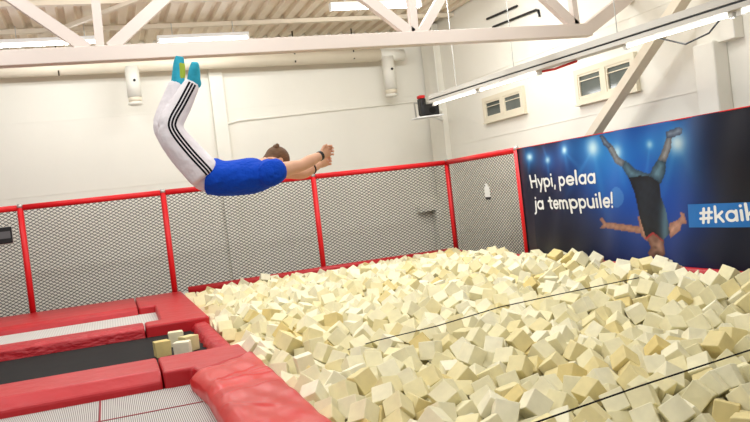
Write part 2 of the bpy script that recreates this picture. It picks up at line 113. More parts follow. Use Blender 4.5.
-3699,-7419,-355,-130,-363,-864,-2070,-3133,-65,343,-397,830,-649,-6780,-213,-746,429,504,-4069,-6474,-240,918,-358,-142,-211,-3153,-9,-667,455,-579,-3377,-743,-68,-417,231,16,-1396,-3516,-67,-183,471,-833,-2018,-2192,-21,-777,474,391,
-913,-2140,-10,719,-433,194,-2162,-7769,-276,-383,251,230,-2961,-5386,-176,719,-446,510,-4358,-5972,-233,462,-186,76,-4070,-3432,-114,515,-520,646,-3299,-8589,-299,-96,507,-376,-1207,-5164,-132,-355,399,-237,-3107,-909,-42,-930,210,-232,
-232,-4090,46,168,839,352,-4348,-5471,-313,225,821,-358,-402,-3143,5,631,-395,-579,-4494,-5609,-228,-683,-274,651,-3771,-2519,-99,543,791,-192,-1144,-2937,9,361,-58,893,-1149,-2401,-4,25,-526,479,-2305,-3912,-128,676,-390,151,
-1094,-464,-55,-189,-569,-794,-1587,-199,-68,235,-308,-3,-3098,-587,-45,-635,-77,-344,-3234,-408,-69,-72,474,791,-1180,-1820,-18,683,154,640,-4504,-2320,-300,-485,430,-719,-2947,-3183,-64,341,15,-485,-268,-926,-15,509,-490,264,
-3485,-4563,-110,712,371,-232,-3505,-2628,-28,-63,-788,-456,-3370,-5187,-157,-421,155,850,-1615,-7812,-297,-418,793,-240,-1327,-6541,-327,251,-216,798,-1883,-3923,-57,425,110,-146,-3656,-7275,-305,-696,-570,-423,-2229,-4111,-39,-936,198,265,
-4049,-5761,-248,212,573,-408,-2949,-6656,-242,-765,437,30,-1781,-2666,-15,-827,275,479,-1978,-1532,16,159,-429,-806,-256,-2252,21,-170,-289,-241,-3625,-6086,-212,241,39,766,-3555,-745,-71,267,-670,-200,-386,-4981,-53,643,581,-222,
-1325,-4380,-152,-80,736,449,-1318,-2007,-15,497,-792,197,-3415,-361,-107,-821,402,-391,-1770,-3568,-93,-267,-427,119,-2742,-3210,-50,261,-611,-745,-3442,-3855,-143,922,-205,66,-2175,-8328,-434,-207,-174,-324,-2652,-2384,-20,796,-245,389,
-2488,-5791,-195,-177,-475,454,-638,-736,-28,143,702,472,-3188,-6400,-261,-421,-54,-150,-614,-4308,-33,-612,704,-223,-1571,-1831,19,-506,639,-354,-2185,-1554,16,580,-107,-155,-1338,-462,-51,124,-559,795,-4504,-1055,-476,105,-364,888,
-453,-2015,-17,-820,228,352,-2596,-3790,-73,42,-515,658,-2248,-6598,-234,-741,91,516,-4230,-5151,-192,-122,-589,600,-2509,-1686,-58,327,-908,-246,-3092,-748,-48,198,542,815,-918,-1945,-31,-206,333,880,-2997,-4996,-124,-430,-810,334,
-1231,-7589,-280,-224,-738,-612,-4526,-137,-574,-26,-999,-4,-1604,-5199,-141,330,-872,338,-4332,-4825,-176,-336,-903,223,-549,-4941,-68,-630,182,-691,-4359,-238,-137,739,390,-12,-368,-4435,-46,604,738,282,-4077,-4530,-137,235,399,-836,
-1013,-768,-75,550,-200,-476,-2764,-6039,-181,-773,351,-51,-4501,-761,-172,-693,412,574,-3079,-4877,-89,-79,494,302,-3360,-3408,-78,356,-227,726,-4514,-304,-405,-219,584,-168,-4522,-3227,-535,706,-51,705,-4521,-1263,-510,89,54,-674,
-421,-1152,-46,215,-847,-199,-136,-5620,-46,-403,-304,-536,-2160,-1347,-5,200,848,-275,-3527,-1203,-61,-161,-683,-638,-1811,-1081,-25,-148,649,-487,-794,-517,-33,188,-451,482,-4482,-3654,-479,-273,819,175,-2956,-3828,-118,-164,-834,-282,
-2879,-2435,-39,407,692,-560,-145,-5424,10,-887,231,100,-2708,-3391,-96,390,442,185,-1553,-1607,-5,-24,825,-424,-144,-1581,27,100,756,233,-2318,-4743,-104,-607,285,337,-1018,-4504,-96,252,351,633,-1722,-3749,-78,654,588,165,
-398,-5246,-67,216,240,-758,-2003,-900,-32,-23,-385,225,-4508,-131,-219,-591,-591,387,-136,-5769,-108,-577,-288,704,-2595,-8334,-465,-354,-406,-306,-2738,-4720,-99,-479,-564,-671,-2740,-3614,-105,574,-746,164,-748,-2446,-14,535,141,442,
-2824,-7881,-400,654,340,102,-3099,-2849,-52,-635,-427,-99,-3267,-2908,-19,139,668,-624,-2184,-2684,-23,-11,366,-881,-849,-4280,-78,502,788,-167,-1732,-642,-55,580,723,240,-4479,-2745,-685,14,2,-89,-1764,-259,-63,-208,611,-264,
-1979,-1094,-20,-143,-220,-790,-334,-6301,-66,730,-286,201,-2505,-4988,-141,-491,-535,-653,-3998,-5011,-153,183,407,-858,-3613,-5379,-205,735,162,-456,-2601,-7942,-363,727,356,581,-1450,-5309,-157,243,157,868,-2132,-4731,-100,-143,-479,372,
-4106,-4874,-105,-452,-224,601,-4515,-367,-245,-625,-698,-287,-2773,-945,-29,398,-182,428,-4257,-2735,-133,589,313,557,-1658,-2588,-78,557,-374,-9,-3039,-162,-94,-45,-860,191,-4369,-3469,-114,-228,704,73,-246,-1122,-22,56,227,-578,
-832,-5590,-117,-334,-312,-513,-3344,-6362,-305,-136,385,442,-2986,-8022,-361,9,239,25,-3352,-1504,-83,715,-365,156,-2341,-6901,-275,266,-169,-588,-940,-594,-101,-774,-411,-326,-4071,-3617,-127,807,-500,98,-2924,-1036,-74,-585,-663,456,
-1372,-7463,-244,23,-799,-599,-3010,-7284,-363,-238,501,-767,-4502,-3861,-339,20,957,17,-3706,-1723,-45,-829,-146,357,-2626,-2669,-16,-17,708,196,-381,-6441,-77,104,309,33,-1372,-245,-69,-134,461,-792,-2675,-485,-79,-763,498,405,
-1257,-3030,-79,191,88,-400,-1876,-4713,-95,-64,992,-7,-1306,-1415,-47,-493,659,-557,-827,-1765,-47,210,-890,-109,-1618,-1107,-60,20,438,-773,-4276,-3025,-175,-619,697,-355,-2380,-1167,-1,149,-678,-28,-4206,-2089,-103,873,61,270,
-2786,-1636,-55,-389,112,-779,-3936,-5876,-317,-118,234,-409,-2716,-7727,-329,-744,309,-535,-370,-5595,-99,779,437,219,-1892,-2589,-93,-29,-382,-225,-3386,-4277,-155,556,753,-298,-525,-4468,-67,-87,474,-43,-1149,-2193,-11,-87,945,-311,
-576,-1711,-51,-95,-386,909,-4487,-3168,-365,117,322,513,-131,-2141,-48,656,715,-195,-1957,-8086,-348,395,-37,-715,-1648,-5630,-165,480,-22,-829,-1637,-6463,-272,107,-941,315,-849,-755,-13,-745,-428,504,-3762,-489,-90,373,-742,-555,
-4480,-2155,-283,-157,301,-277,-3492,-1378,-55,-320,-817,298,-4264,-3221,-159,-753,474,-450,-1321,-1602,-55,102,826,-247,-4249,-4699,-215,810,-226,443,-1992,-8266,-410,-632,-458,42,-3559,-143,-112,-595,657,-380,-929,-413,-92,827,-35,-249,
-124,-2317,-70,-620,364,-605,-3769,-2057,-95,65,606,-498,-393,-6619,-115,416,-18,183,-189,-6591,-64,548,-379,-519,-3340,-1680,-73,545,763,195,-4257,-1860,-71,719,315,-476,-3852,-1873,-62,-886,-11,102,-2425,-2607,-52,-324,-194,-457,
-492,-2865,-5,379,28,-831,-1481,-6920,-310,-288,708,-240,-146,-2478,-70,-31,379,598,-2394,-7618,-375,-147,-494,-846,-3598,-5843,-218,365,-240,128,-2378,-6092,-205,-234,750,-297,-986,-6220,-183,-443,375,791,-1246,-3428,-124,-471,-54,768,
-3583,-3827,-160,493,259,-626,-3226,-3873,-123,318,680,381,-4472,-1879,-603,694,146,-691,-2637,-682,-61,-110,249,-327,-4462,-3515,-396,-727,346,-484,-4504,-2571,-506,355,-340,-619,-4502,-2185,-445,333,62,940,-705,-270,-54,-378,-389,-491,
-3985,-675,-48,-539,111,-23,-2308,-5366,-204,368,283,376,-1011,-3039,-52,-110,-917,-232,-4189,-4418,-249,-715,-366,-594,-4223,-653,-93,-153,572,529,-3421,-5620,-194,-516,-154,-564,-1031,-3218,-64,-695,-518,210,-765,-3168,-55,428,-168,639,
-1471,-2950,-75,-931,83,-353,-2981,-5639,-191,65,422,197,-767,-6011,-89,-619,-296,623,-1415,-3840,-116,441,478,727,-625,-3778,-24,-442,109,870,-2842,-8084,-418,762,-610,-123,-2355,-7077,-302,-677,266,-574,-3408,-5814,-193,70,-314,541,
-1498,-6026,-167,851,-318,278,-2977,-1433,-107,-520,386,186,-544,-2405,-32,-7,541,-741,-2347,-1946,-67,331,-290,-99,-1422,-7727,-341,-191,-512,792,-2327,-3433,-111,-405,-640,-634,-1227,-4688,-144,525,-436,723,-4503,-6900,-428,293,-30,-954,
-1261,-6226,-330,902,417,-24,-2487,-5158,-186,-224,-147,956,-1885,-5130,-201,-542,356,-737,-3909,-1510,-43,-532,720,67,-1035,-3414,-81,562,521,319,-1475,-3180,-121,754,-352,-99,-3342,-3080,-4,-188,-854,-174,-260,-3546,53,225,-438,-93,
-3733,-916,-81,-972,45,188,-2574,-886,-67,-546,600,-578,-610,-2759,-74,328,-855,250,-1927,-1701,-52,169,-602,-364,-1016,-6440,-179,-435,694,-571,-2584,-6476,-235,286,916,121,-1450,-6445,-285,702,542,62,-4503,-6879,-603,355,318,631,
-4529,-6739,-632,-485,-485,-514,-4529,-6446,-615,0,-351,-935,-4512,-6151,-645,-682,-109,103,-4503,-5987,-636,-172,672,215,-4470,-912,-579,-292,-138,-554,-1616,-9223,-758,712,-36,699,-1452,-9137,-743,-956,291,0,-2389,-833,-55,-167,-335,925,
-2195,-850,-59,76,-745,-526,-1773,-808,-60,-189,-215,555,-1369,-973,-127,833,289,417,-4033,-900,-72,-253,963,-1,-2912,-698,-98,-19,-849,-278,-2386,-634,-77,548,-51,-448,-2179,-644,-71,-261,322,744,-2028,-654,-56,-361,-323,-495,
-417,-866,-60,-320,-472,820,-1444,-8544,-316,194,-770,550,-1076,-8549,-222,247,143,-853,-4376,-8236,-368,-112,-346,-819,-4135,-8462,-269,373,-196,797,-3954,-8665,-309,407,-793,-228,-3742,-8644,-372,877,180,-300,-3505,-8701,-339,324,529,-712,
-3060,-8993,-348,518,766,-269,-971,-8344,-204,381,-100,512,-4363,-8025,-312,368,-433,140,-4161,-8024,-262,-199,234,888,-3997,-8418,-236,370,695,-285,-3572,-8376,-315,-234,949,-172,-1965,-8531,-307,214,-712,-417,-1828,-8573,-318,210,-701,-437,
-1647,-8564,-311,803,525,164,-4529,-6621,-775,0,685,727,-4511,-6424,-783,23,17,-583,-4510,-6221,-785,25,3,-170,-4447,-5946,-775,-704,20,706,-4494,-5790,-757,712,127,134,-3937,-8185,-297,456,302,773,-1629,-8383,-279,454,777,123,
-1383,-8388,-279,10,-299,473,-1759,-8973,-882,-599,-106,386,-4387,-516,-149,652,-520,532,-3943,-393,-87,-796,320,-188,-1567,-9019,-900,309,-635,307,-4481,-4286,-674,714,-99,-103,-4502,-6851,-768,-940,337,10,-647,-5585,-118,-324,-918,-216,
-2734,-5590,-223,244,-444,-416,-2355,-5569,-224,-92,-342,-246,-2129,-5579,-223,736,109,-461,-3400,-5351,-184,536,-340,-113,-3222,-5394,-163,-423,-575,-10,-2525,-5454,-224,-654,671,-183,-1229,-5572,-151,-586,535,-597,-1036,-5576,-111,302,-847,365,
-1840,-5339,-188,3,367,910,-1231,-5360,-87,166,-147,-929,-991,-5365,-124,713,565,-255,-633,-5375,-117,110,398,578,-427,-5413,-117,46,792,-510,-2323,-5169,-205,208,814,-537,-1479,-5092,-203,910,288,92,-3643,-5124,-148,-579,-583,-307,
-2726,-5188,-175,-109,-929,225,-3569,-4929,-163,-126,916,-371,-2740,-4893,-159,-529,706,-37,-2122,-4954,-191,498,-66,-797,-1866,-4894,-128,-490,268,-767,-121,-4716,-55,-659,-255,659,-4003,-4763,-170,-413,-723,-552,-3838,-4722,-133,202,-262,251,
-1863,-4489,-127,-297,-866,-134,-732,-4474,-101,-391,333,-724,-809,-4739,-101,91,-261,-252,-130,-4417,-83,-855,-38,64,-3830,-4267,-187,431,455,-777,-2998,-4536,-130,-6,832,319,-2512,-4490,-101,-376,-890,169,-667,-6246,-139,-876,301,-282,
-3206,-6223,-225,-146,-384,861,-2787,-6219,-185,281,-731,-475,-2564,-6270,-211,-37,447,-107,-2360,-6320,-250,606,419,-227,-1920,-6199,-239,-792,269,-395,-4358,-5841,-300,444,117,-510,-3375,-6001,-210,6,-518,-715,-3200,-6036,-172,-336,191,383,
-2989,-6018,-201,327,-747,541,-2187,-6093,-246,-366,259,-563,-3171,-5824,-185,-629,132,-698,-2760,-5834,-212,-255,-405,-841,-2137,-5766,-206,-292,-275,463,-1880,-5741,-239,-510,-793,330,-1656,-5801,-207,-331,-381,-638,-1921,-5570,-223,269,833,280,
-1489,-5831,-159,240,840,-485,-1040,-5847,-101,-445,724,-512,-826,-5798,-117,-178,371,-826,-372,-7147,-134,-93,-132,985,-203,-7164,-45,-102,317,590,-4277,-6824,-247,-404,328,844,-4037,-6935,-230,206,211,566,-3595,-6839,-323,-445,755,-61,
-2050,-7038,-352,412,77,-864,-1225,-7079,-278,-322,70,347,-366,-6845,-107,-264,-57,79,-213,-6912,-64,745,586,-156,-3444,-6681,-289,142,288,863,-3404,-6840,-320,813,-502,-136,-1849,-6887,-313,-371,-291,825,-846,-7030,-252,-43,-251,-730,
-2142,-6449,-296,-3,-800,-288,-610,-6607,-143,-761,60,-342,-2581,-6691,-259,333,918,114,-1510,-6220,-226,524,395,128,-581,-6451,-129,93,39,945,-145,-6437,-81,30,-509,-18,-2368,-6493,-267,-264,438,224,-3422,-4076,-184,-241,34,-206,
-987,-4094,-75,262,473,-397,-2947,-4282,-137,501,-647,573,-2500,-4273,-103,-221,-941,32,-1871,-4271,-116,-339,-461,-777,-177,-4273,8,-570,729,122,-2772,-3874,-136,-377,-383,-815,-4072,-4041,-147,-784,186,-111,-3685,-4005,-203,-294,-121,342,
-1273,-3612,-154,293,-258,-883,-2070,-3856,-124,-227,252,-856,-996,-3903,-66,-245,-128,959,-803,-3833,-28,-192,388,-847,-1642,-3436,-141,411,-101,771,-3824,-3663,-151,319,-380,-797,-2572,-3617,-139,-318,31,52,-743,-7720,-227,-463,-6,573,
-513,-7682,-248,-361,-197,-799,-4502,-7511,-330,-124,375,871,-4327,-7568,-346,-53,-305,407,-3301,-7564,-361,-163,-248,-563,-2804,-7569,-373,-416,683,519,-938,-7595,-237,405,170,-897,-747,-7353,-158,59,-132,-919,-591,-7322,-50,-894,424,112,
-237,-4880,-31,860,13,296,-2344,-7311,-335,21,440,-855,-2133,-7274,-325,171,-902,374,-1850,-7288,-328,-57,329,840,-1427,-7314,-297,-19,133,814,-4291,-7265,-301,-873,188,-315,-3929,-7378,-283,553,204,616,-3235,-7320,-350,-120,-530,-479,
-1044,-7053,-275,-769,-389,190,-876,-7270,-278,-782,-428,149,-669,-7221,-176,-827,364,373,-366,-7403,-61,-566,392,24,-2816,-7324,-398,-464,55,-416,-924,-8133,-206,-714,179,-535,-4529,-7937,-384,682,-184,-682,-4260,-7930,-356,-81,791,375,
-3595,-8200,-325,-214,-818,-522,-2725,-8262,-393,-706,541,-27,-1753,-8440,-382,351,735,300,-1545,-8423,-386,296,282,-199,-1163,-8397,-305,-567,752,105,-3834,-7961,-331,-353,-634,39,-3249,-8025,-369,908,108,367,-1683,-8217,-308,-807,-144,384,
-1403,-8198,-357,370,180,-868,-1186,-8172,-316,-214,722,-374,-1046,-8226,-313,319,-79,-199,-1905,-7920,-309,-278,453,-727,-1421,-7993,-345,558,246,-752,-1016,-8027,-270,-319,815,-160,-698,-7942,-228,473,341,-751,-4529,-7755,-424,-620,340,-619,
-233,-4544,-43,149,-540,446,-3688,-4362,-135,-15,306,922,-1210,-7780,-290,68,-275,-916,-987,-7837,-230,195,-537,802,-4363,-7731,-417,-372,838,363,-3377,-7847,-334,-176,-883,-165,-3182,-7842,-371,41,-360,-509,-3022,-7824,-352,833,180,-483,
-2408,-7985,-341,308,-503,806,-1591,-8877,-505,380,364,-524,-1367,-8699,-378,-312,-182,-503,-4511,-8707,-332,-53,993,-35,-4265,-8670,-458,265,-54,852,-4065,-8694,-449,-130,-713,493,-3806,-8720,-480,-879,120,258,-1539,-3969,-50,784,198,-347,
-2161,-3989,-61,790,-208,569,-3601,-8724,-443,553,-772,-125,-3363,-8701,-435,353,275,-824,-3182,-8743,-380,288,307,-826,-2968,-8781,-413,692,465,-536,-2788,-8615,-414,817,536,-7,-2092,-8644,-413,-251,-215,-493,-1891,-8882,-478,-545,-565,-170,
-1742,-8974,-505,-121,181,226,-1914,-8666,-421,356,760,363,-1714,-8686,-450,217,567,722,-1577,-8578,-448,-48,-408,-356,-1260,-8584,-303,-208,-831,481,-4482,-8420,-432,47,-809,574,-4233,-8407,-412,332,349,386,-4099,-8521,-391,929,-169,225,
-3857,-8499,-316,-252,-35,-959,-1004,-8444,-299,-919,270,-80,-4507,-8141,-429,641,26,719,-4271,-8131,-395,559,-19,747,-4109,-8192,-343,450,70,152,-3871,-8325,-296,360,304,-877,-3694,-8438,-338,547,-519,-193,-3436,-8543,-384,266,-812,-86,
-3233,-8491,-368,265,-802,-312,-405,-7027,-59,-701,-689,-16,-253,-7018,26,206,-423,628,-1211,-3235,-107,645,-694,251,-578,-3186,-47,425,503,736,-2772,-2971,-50,590,-618,500,-688,-6727,-93,-822,110,-327,-4381,-6538,-242,-112,-565,810,
-1024,-2803,-51,-552,39,-337,-777,-3001,-64,-596,-735,316,-134,-2986,-57,-918,-42,104,-4116,-2801,-116,704,477,-323,-3178,-2360,-102,-320,331,486,-2537,-2326,-93,764,427,5,-1939,-2739,-101,-287,-81,457,-1729,-2785,-111,423,318,-403,
-1461,-2809,-58,701,572,297,-1223,-2784,-46,-332,226,-911,-2410,-4376,-146,397,429,-765,-4394,-3924,-242,177,355,191,-4381,-3728,-237,639,656,388,-4354,-3533,-242,-74,-13,-503,-2412,-3305,-187,534,-699,-472,-4408,-2864,-263,515,-832,188,
-1344,-2887,-149,284,-174,-854,-4382,-1594,-172,281,-950,-78,-2956,-9229,-590,-367,366,-602,-2615,-9217,-489,-509,-381,-490,-2464,-9222,-474,-2,-997,-59,-2380,-9063,-518,-334,558,256,-2085,-9129,-494,-23,237,760,-1836,-9202,-495,676,-227,661,
-1663,-9216,-483,457,548,545,-1491,-9199,-472,0,-1,958,-3859,-8937,-450,320,-17,-454,-3363,-9071,-488,-510,-488,-511,-3220,-8959,-472,-634,302,-297,-2957,-8960,-507,591,-5,658,-2757,-8960,-499,626,241,177,-2312,-8864,-529,883,-323,187,
-2039,-8942,-465,-537,-630,-90,-1987,-3511,-131,579,360,297,-2007,-6073,-303,-54,261,157,-445,-6758,-250,898,276,-44,-2669,-6583,-313,-179,-748,-392,-1981,-6596,-336,-67,-509,-781,-1147,-6492,-288,481,-12,-874,-938,-6582,-261,93,264,-818,
-449,-7285,-158,76,862,67,-1748,-5528,-236,476,786,-382,-4420,-6273,-398,-875,-128,236,-1383,-6304,-313,-699,370,-152,-1161,-6317,-293,-291,-615,706,-927,-6347,-210,-395,-872,144,-454,-6344,-185,744,-375,233,-3964,-6051,-321,-68,878,-28,
-251,-3330,-5,-262,-924,-273,-4172,-5879,-361,-811,-413,283,-1614,-5928,-257,652,-403,-568,-4343,-5654,-346,527,-5,-554,-3481,-5508,-262,186,259,-398,-4135,-5233,-266,-609,539,-117,-1973,-5289,-237,779,442,-338,-270,-5297,-128,-353,736,392,
-2645,-4796,-208,-612,622,-118,-684,-4784,-170,-717,-477,54,-3947,-4597,-229,-676,107,390,-2430,-4640,-169,-71,479,-519,-4458,-4453,-290,-880,196,-160,-901,-7422,-330,14,-55,949,-698,-7397,-270,72,734,628,-1323,-7863,-425,407,130,349,
-882,-7892,-304,-738,451,-446,-4466,-7611,-480,-396,15,740,-4141,-7668,-380,366,-311,-281,-3490,-7642,-395,369,357,314,-2897,-7721,-455,-159,473,-517,-1288,-7238,-341,850,-423,173,-1143,-7199,-341,883,212,-4,-731,-7155,-311,-103,-882,-310,
-1312,-7650,-392,154,790,-347,-1075,-7688,-330,-598,18,446,-4177,-7435,-363,322,-579,-399,-1322,-7458,-399,-387,-443,733,-1089,-7501,-325,359,-907,127,-516,-7466,24,666,-299,-351,-4399,-7181,-329,-692,57,-363,-3775,-7221,-340,-460,338,-789,
-2872,-7180,-394,-9,-367,387,-251,-7269,-138,364,-81,-252,-3062,-6961,-339,-391,-246,751,-214,-7045,-130,-250,-691,188,-4386,-6798,-348,786,-145,378,-2682,-6804,-327,-476,493,174,-2211,-6778,-323,108,905,225,-910,-6815,-261,-420,697,-23,
-3360,-2106,-97,-246,-65,-662,-2503,-2111,-120,-387,-708,282,-1860,-2149,-60,-825,154,-515,-562,-7129,-137,12,-739,400,-267,-7262,49,-128,769,-274,-4008,-1892,-48,250,-143,782,-3186,-1881,-89,-277,681,-479,-1847,-2300,-85,-242,587,729,
-2502,-1482,-66,-519,693,-243,-1871,-1908,-58,-694,-399,-531,-763,-1905,-68,21,401,-540,-2693,-1734,-116,42,294,-334,-335,-2167,-70,-261,-264,-268,-812,-7639,-147,-305,197,-847,-660,-7557,-190,-794,172,580,-470,-7583,-119,772,28,425,
-1558,-7646,-269,329,355,-719,-4223,-1464,-77,397,-133,90,-3124,-8194,-421,481,-547,648,-2427,-8119,-428,-370,171,180,-3721,-8317,-412,-105,-192,-527,-3467,-8288,-447,458,81,-721,-3347,-8356,-420,-170,61,949,-2373,-8359,-498,-725,-613,278,
-1308,-8305,-371,721,-45,435,-1100,-8323,-399,-468,-569,140,-4404,-8018,-458,880,-101,441,-4160,-8043,-418,-623,-545,-548,-3750,-8102,-427,169,-210,-915,-1528,-7879,-439,-454,-791,387,-3448,-2418,-57,707,317,624,-3083,-2500,-37,251,665,-132,
-1722,-7683,-362,-262,754,8,-1693,-8077,-414,19,-886,431,-4436,-7846,-539,411,495,764,-4112,-7859,-382,745,-417,354,-1751,-7879,-414,-394,538,267,-1799,-9059,-633,298,-624,-644,-1409,-9026,-497,-903,11,-228,-3522,-8878,-498,768,389,73,
-3085,-8861,-445,770,-293,-209,-2839,-8838,-522,392,-191,-416,-3091,-8634,-446,-389,166,519,-2917,-8575,-436,377,436,274,-520,-2223,-42,-527,113,-506,-2910,-2242,-98,-913,228,-333,-2689,-2184,-96,415,131,539,-4169,-8264,-479,540,-32,712,
-3977,-8349,-396,-389,80,-912,-1426,-8806,-475,906,-202,69,-1177,-8713,-360,-873,-477,-77,-3935,-8564,-429,638,515,168,-3780,-8523,-471,-76,-499,306,-3578,-8561,-426,-146,-202,75,-3229,-8604,-462,442,127,-618,-2640,-8500,-461,-648,704,-124,
-2415,-8602,-473,663,-65,-250,-1657,-8474,-512,516,634,-571,-1277,-8464,-421,338,-15,-465,-1066,-8541,-378,-458,135,-247,-4339,-8305,-490,374,-377,-46,-1191,-1315,-100,347,-397,-847,-962,-1260,-62,-663,453,-557,-780,-1269,-65,-205,-694,-187,
-1198,-985,-122,478,72,-178,-883,-7453,-142,-813,-395,-426,-1036,-7668,-182,211,716,-541,-130,-396,-86,-25,-234,-970,-121,-1009,-67,-607,-608,-361,-1417,-788,-117,577,372,719,-1234,-701,-108,-124,-423,375,-3605,-615,-140,-151,859,-393,
-3415,-609,-134,239,-361,-858,-2804,-9137,-470,-616,-290,-660,-2602,-9041,-474,292,-630,320,-2765,-599,-153,-95,470,-637,-4079,-336,-128,-659,250,653,-770,-8081,-245,174,685,-224,-4387,-7846,-306,795,-363,-412,-4020,-147,-143,77,734,95,
-3563,-9042,-485,-641,-484,367,-3258,-9223,-522,3,-939,-1,-3037,-9089,-483,705,431,5,-4025,-7956,-525,-484,-655,63,-2717,-8021,-470,-466,-331,754,-2068,-8005,-438,521,-269,125,-4502,-7704,-627,-422,-706,8,-4522,-7480,-550,705,128,694,
-1176,-7581,-463,907,-111,306,-538,-7450,-117,-191,651,284,-1149,-2006,-30,-900,61,28,-2669,-2014,-111,-707,-466,120,-4440,-5631,-438,301,-866,-215,-588,-7291,-282,14,-626,707,-4485,-7092,-402,352,738,-573,-351,-7137,-270,-971,170,-74,
-1960,-9133,-662,195,-676,-572,-2121,-8816,-488,473,51,-826,-1974,-8770,-516,-365,-392,774,-1773,-8801,-567,861,330,-354,-3133,-9091,-592,-198,-676,-676,-2794,-9228,-609,0,-1,-703,-2641,-9078,-623,-721,-682,-81,-2209,-9016,-562,173,-877,-408,
-1669,-9182,-623,682,162,-696,-1484,-9188,-609,1,0,-282,-2947,-9043,-622,649,86,653,-2795,-9052,-622,88,779,613,-1901,-8918,-620,-167,-166,-946,-4390,-7003,-510,105,588,-716,-4503,-6574,-538,-341,266,-102,-4516,-6311,-561,-100,407,-906,
-2292,-9222,-593,-507,486,550,-2120,-9189,-615,-78,157,492,-1839,-9202,-633,-320,-946,7,-4482,-8019,-576,180,253,471,-4384,-1404,-101,-388,-609,449,-4489,-7307,-404,453,882,32,-1295,-8895,-485,-123,225,462,-3624,-8425,-491,-542,-691,-365,
-3357,-8507,-501,-445,-629,196,-2971,-8408,-488,367,-336,-189,-2797,-8428,-518,-642,-232,600,-1459,-8433,-498,428,-112,-895,-3607,-8190,-494,-518,393,758,-245,-1348,-44,-199,917,139,-4398,-1074,-152,263,-824,-398,-4027,-1082,-72,-847,7,287,
-1584,-1370,-53,95,-326,-50,-1293,-1187,-77,597,54,-411,-705,-1116,-76,829,-388,291,-3536,-8598,-554,173,-692,475,-2216,-8085,-551,-893,327,278,-1064,-7676,-513,785,-120,-311,-4379,-7363,-521,-103,-77,763,-4412,-7195,-528,227,-104,-913,
-4411,-4368,-425,284,357,348,-4417,-4182,-426,-558,-131,-350,-2628,-9216,-633,-370,503,602,-2475,-9217,-612,59,38,-2,-1887,-9027,-776,615,284,-673,-1600,-9047,-741,-310,635,-705,-3088,-8816,-599,293,640,650,-559,-7728,-110,247,-415,345,
-4507,-7688,-296,-191,-469,855,-1331,-7845,-256,-404,-568,668,-1126,-7860,-189,824,328,430,-790,-7842,-170,26,-540,-579,-1540,-8113,-302,325,-919,-210,-1339,-8136,-241,-400,695,563,-1154,-8050,-241,121,-873,403,-2486,-8931,-466,269,-962,10,
-2231,-8947,-447,-812,101,-377,-1976,-8894,-340,521,4,-787,-1862,-9037,-469,-162,820,111,-1597,-9056,-419,168,-351,-829,-1452,-8936,-408,-160,531,-378,-4358,-8808,-331,1,-5,902,-4167,-8809,-398,346,-551,18,-4153,-8646,-338,-128,838,392,
-3953,-8811,-399,-835,408,312,-3686,-8862,-417,-675,446,-570,-3409,-8901,-407,300,790,-369,-3298,-9026,-343,3,-3,274,-3427,-9210,-476,-129,689,661,-2835,-8934,-354,489,462,478,-2687,-8959,-349,-120,-777,18,-2797,-8778,-364,-379,-700,-497,
-2311,-8880,-337,256,-392,667,-2066,-8748,-324,-11,-735,396,-1803,-8830,-370,-786,-11,296,-1633,-8815,-391,-185,150,861,-1521,-8715,-385,7,-433,-866,-1272,-8860,-330,584,-397,-706,-4369,-8617,-327,-513,376,-227,-3420,-8269,-661,229,-632,-313,
-4490,-7521,-686,912,-386,50,-4521,-7330,-601,64,-295,-952,-4504,-7075,-610,205,-162,-688,-2142,-250,-112,682,58,-381,-1930,-298,-107,-454,21,-764,-183,-761,-65,-127,-314,-643,-2212,-426,-103,-879,-3,119,-2378,-444,-88,480,285,-269,
-4512,-7058,-773,-806,-590,-22,-4505,-7289,-795,182,662,705,-593,-488,-38,-337,-458,820,-1644,-8889,-892,372,-913,61,-1446,-9113,-881,210,977,0,-1669,-9118,-903,-631,-318,-630,-1961,-473,-72,878,-128,423,
]
# ------------------------------------------------------------------ camera
FPX = 783.62
C0 = Vector((-5.538, -12.177, 1.131))
yaw, pitch, roll = .3295, -.0231, -.1155
FW = Vector((math.sin(yaw)*math.cos(pitch), math.cos(yaw)*math.cos(pitch), math.sin(pitch)))
r0 = Vector((math.cos(yaw), -math.sin(yaw), 0)); u0 = r0.cross(FW)
RT = math.cos(roll)*r0 + math.sin(roll)*u0
UP = -math.sin(roll)*r0 + math.cos(roll)*u0
cd = bpy.data.cameras.new('camera'); cam = bpy.data.objects.new('camera', cd); COL.objects.link(cam)
cd.sensor_width = 36; cd.lens = FPX/750*36; cd.clip_end = 200
M = Matrix((RT, UP, -FW)).transposed().to_4x4(); M.translation = C0
cam.matrix_world = M
sc.camera = cam
def ray(x, y): return FW + RT*((x-375)/FPX) - UP*((y-211)/FPX)
def at(x, y, t): return C0 + ray(x, y)*t
def onx(x, y, X): d = ray(x, y); return C0 + d*((X-C0.x)/d.x)
def ony(x, y, Y): d = ray(x, y); return C0 + d*((Y-C0.y)/d.y)
def onz(x, y, Z): d = ray(x, y); return C0 + d*((Z-C0.z)/d.z)

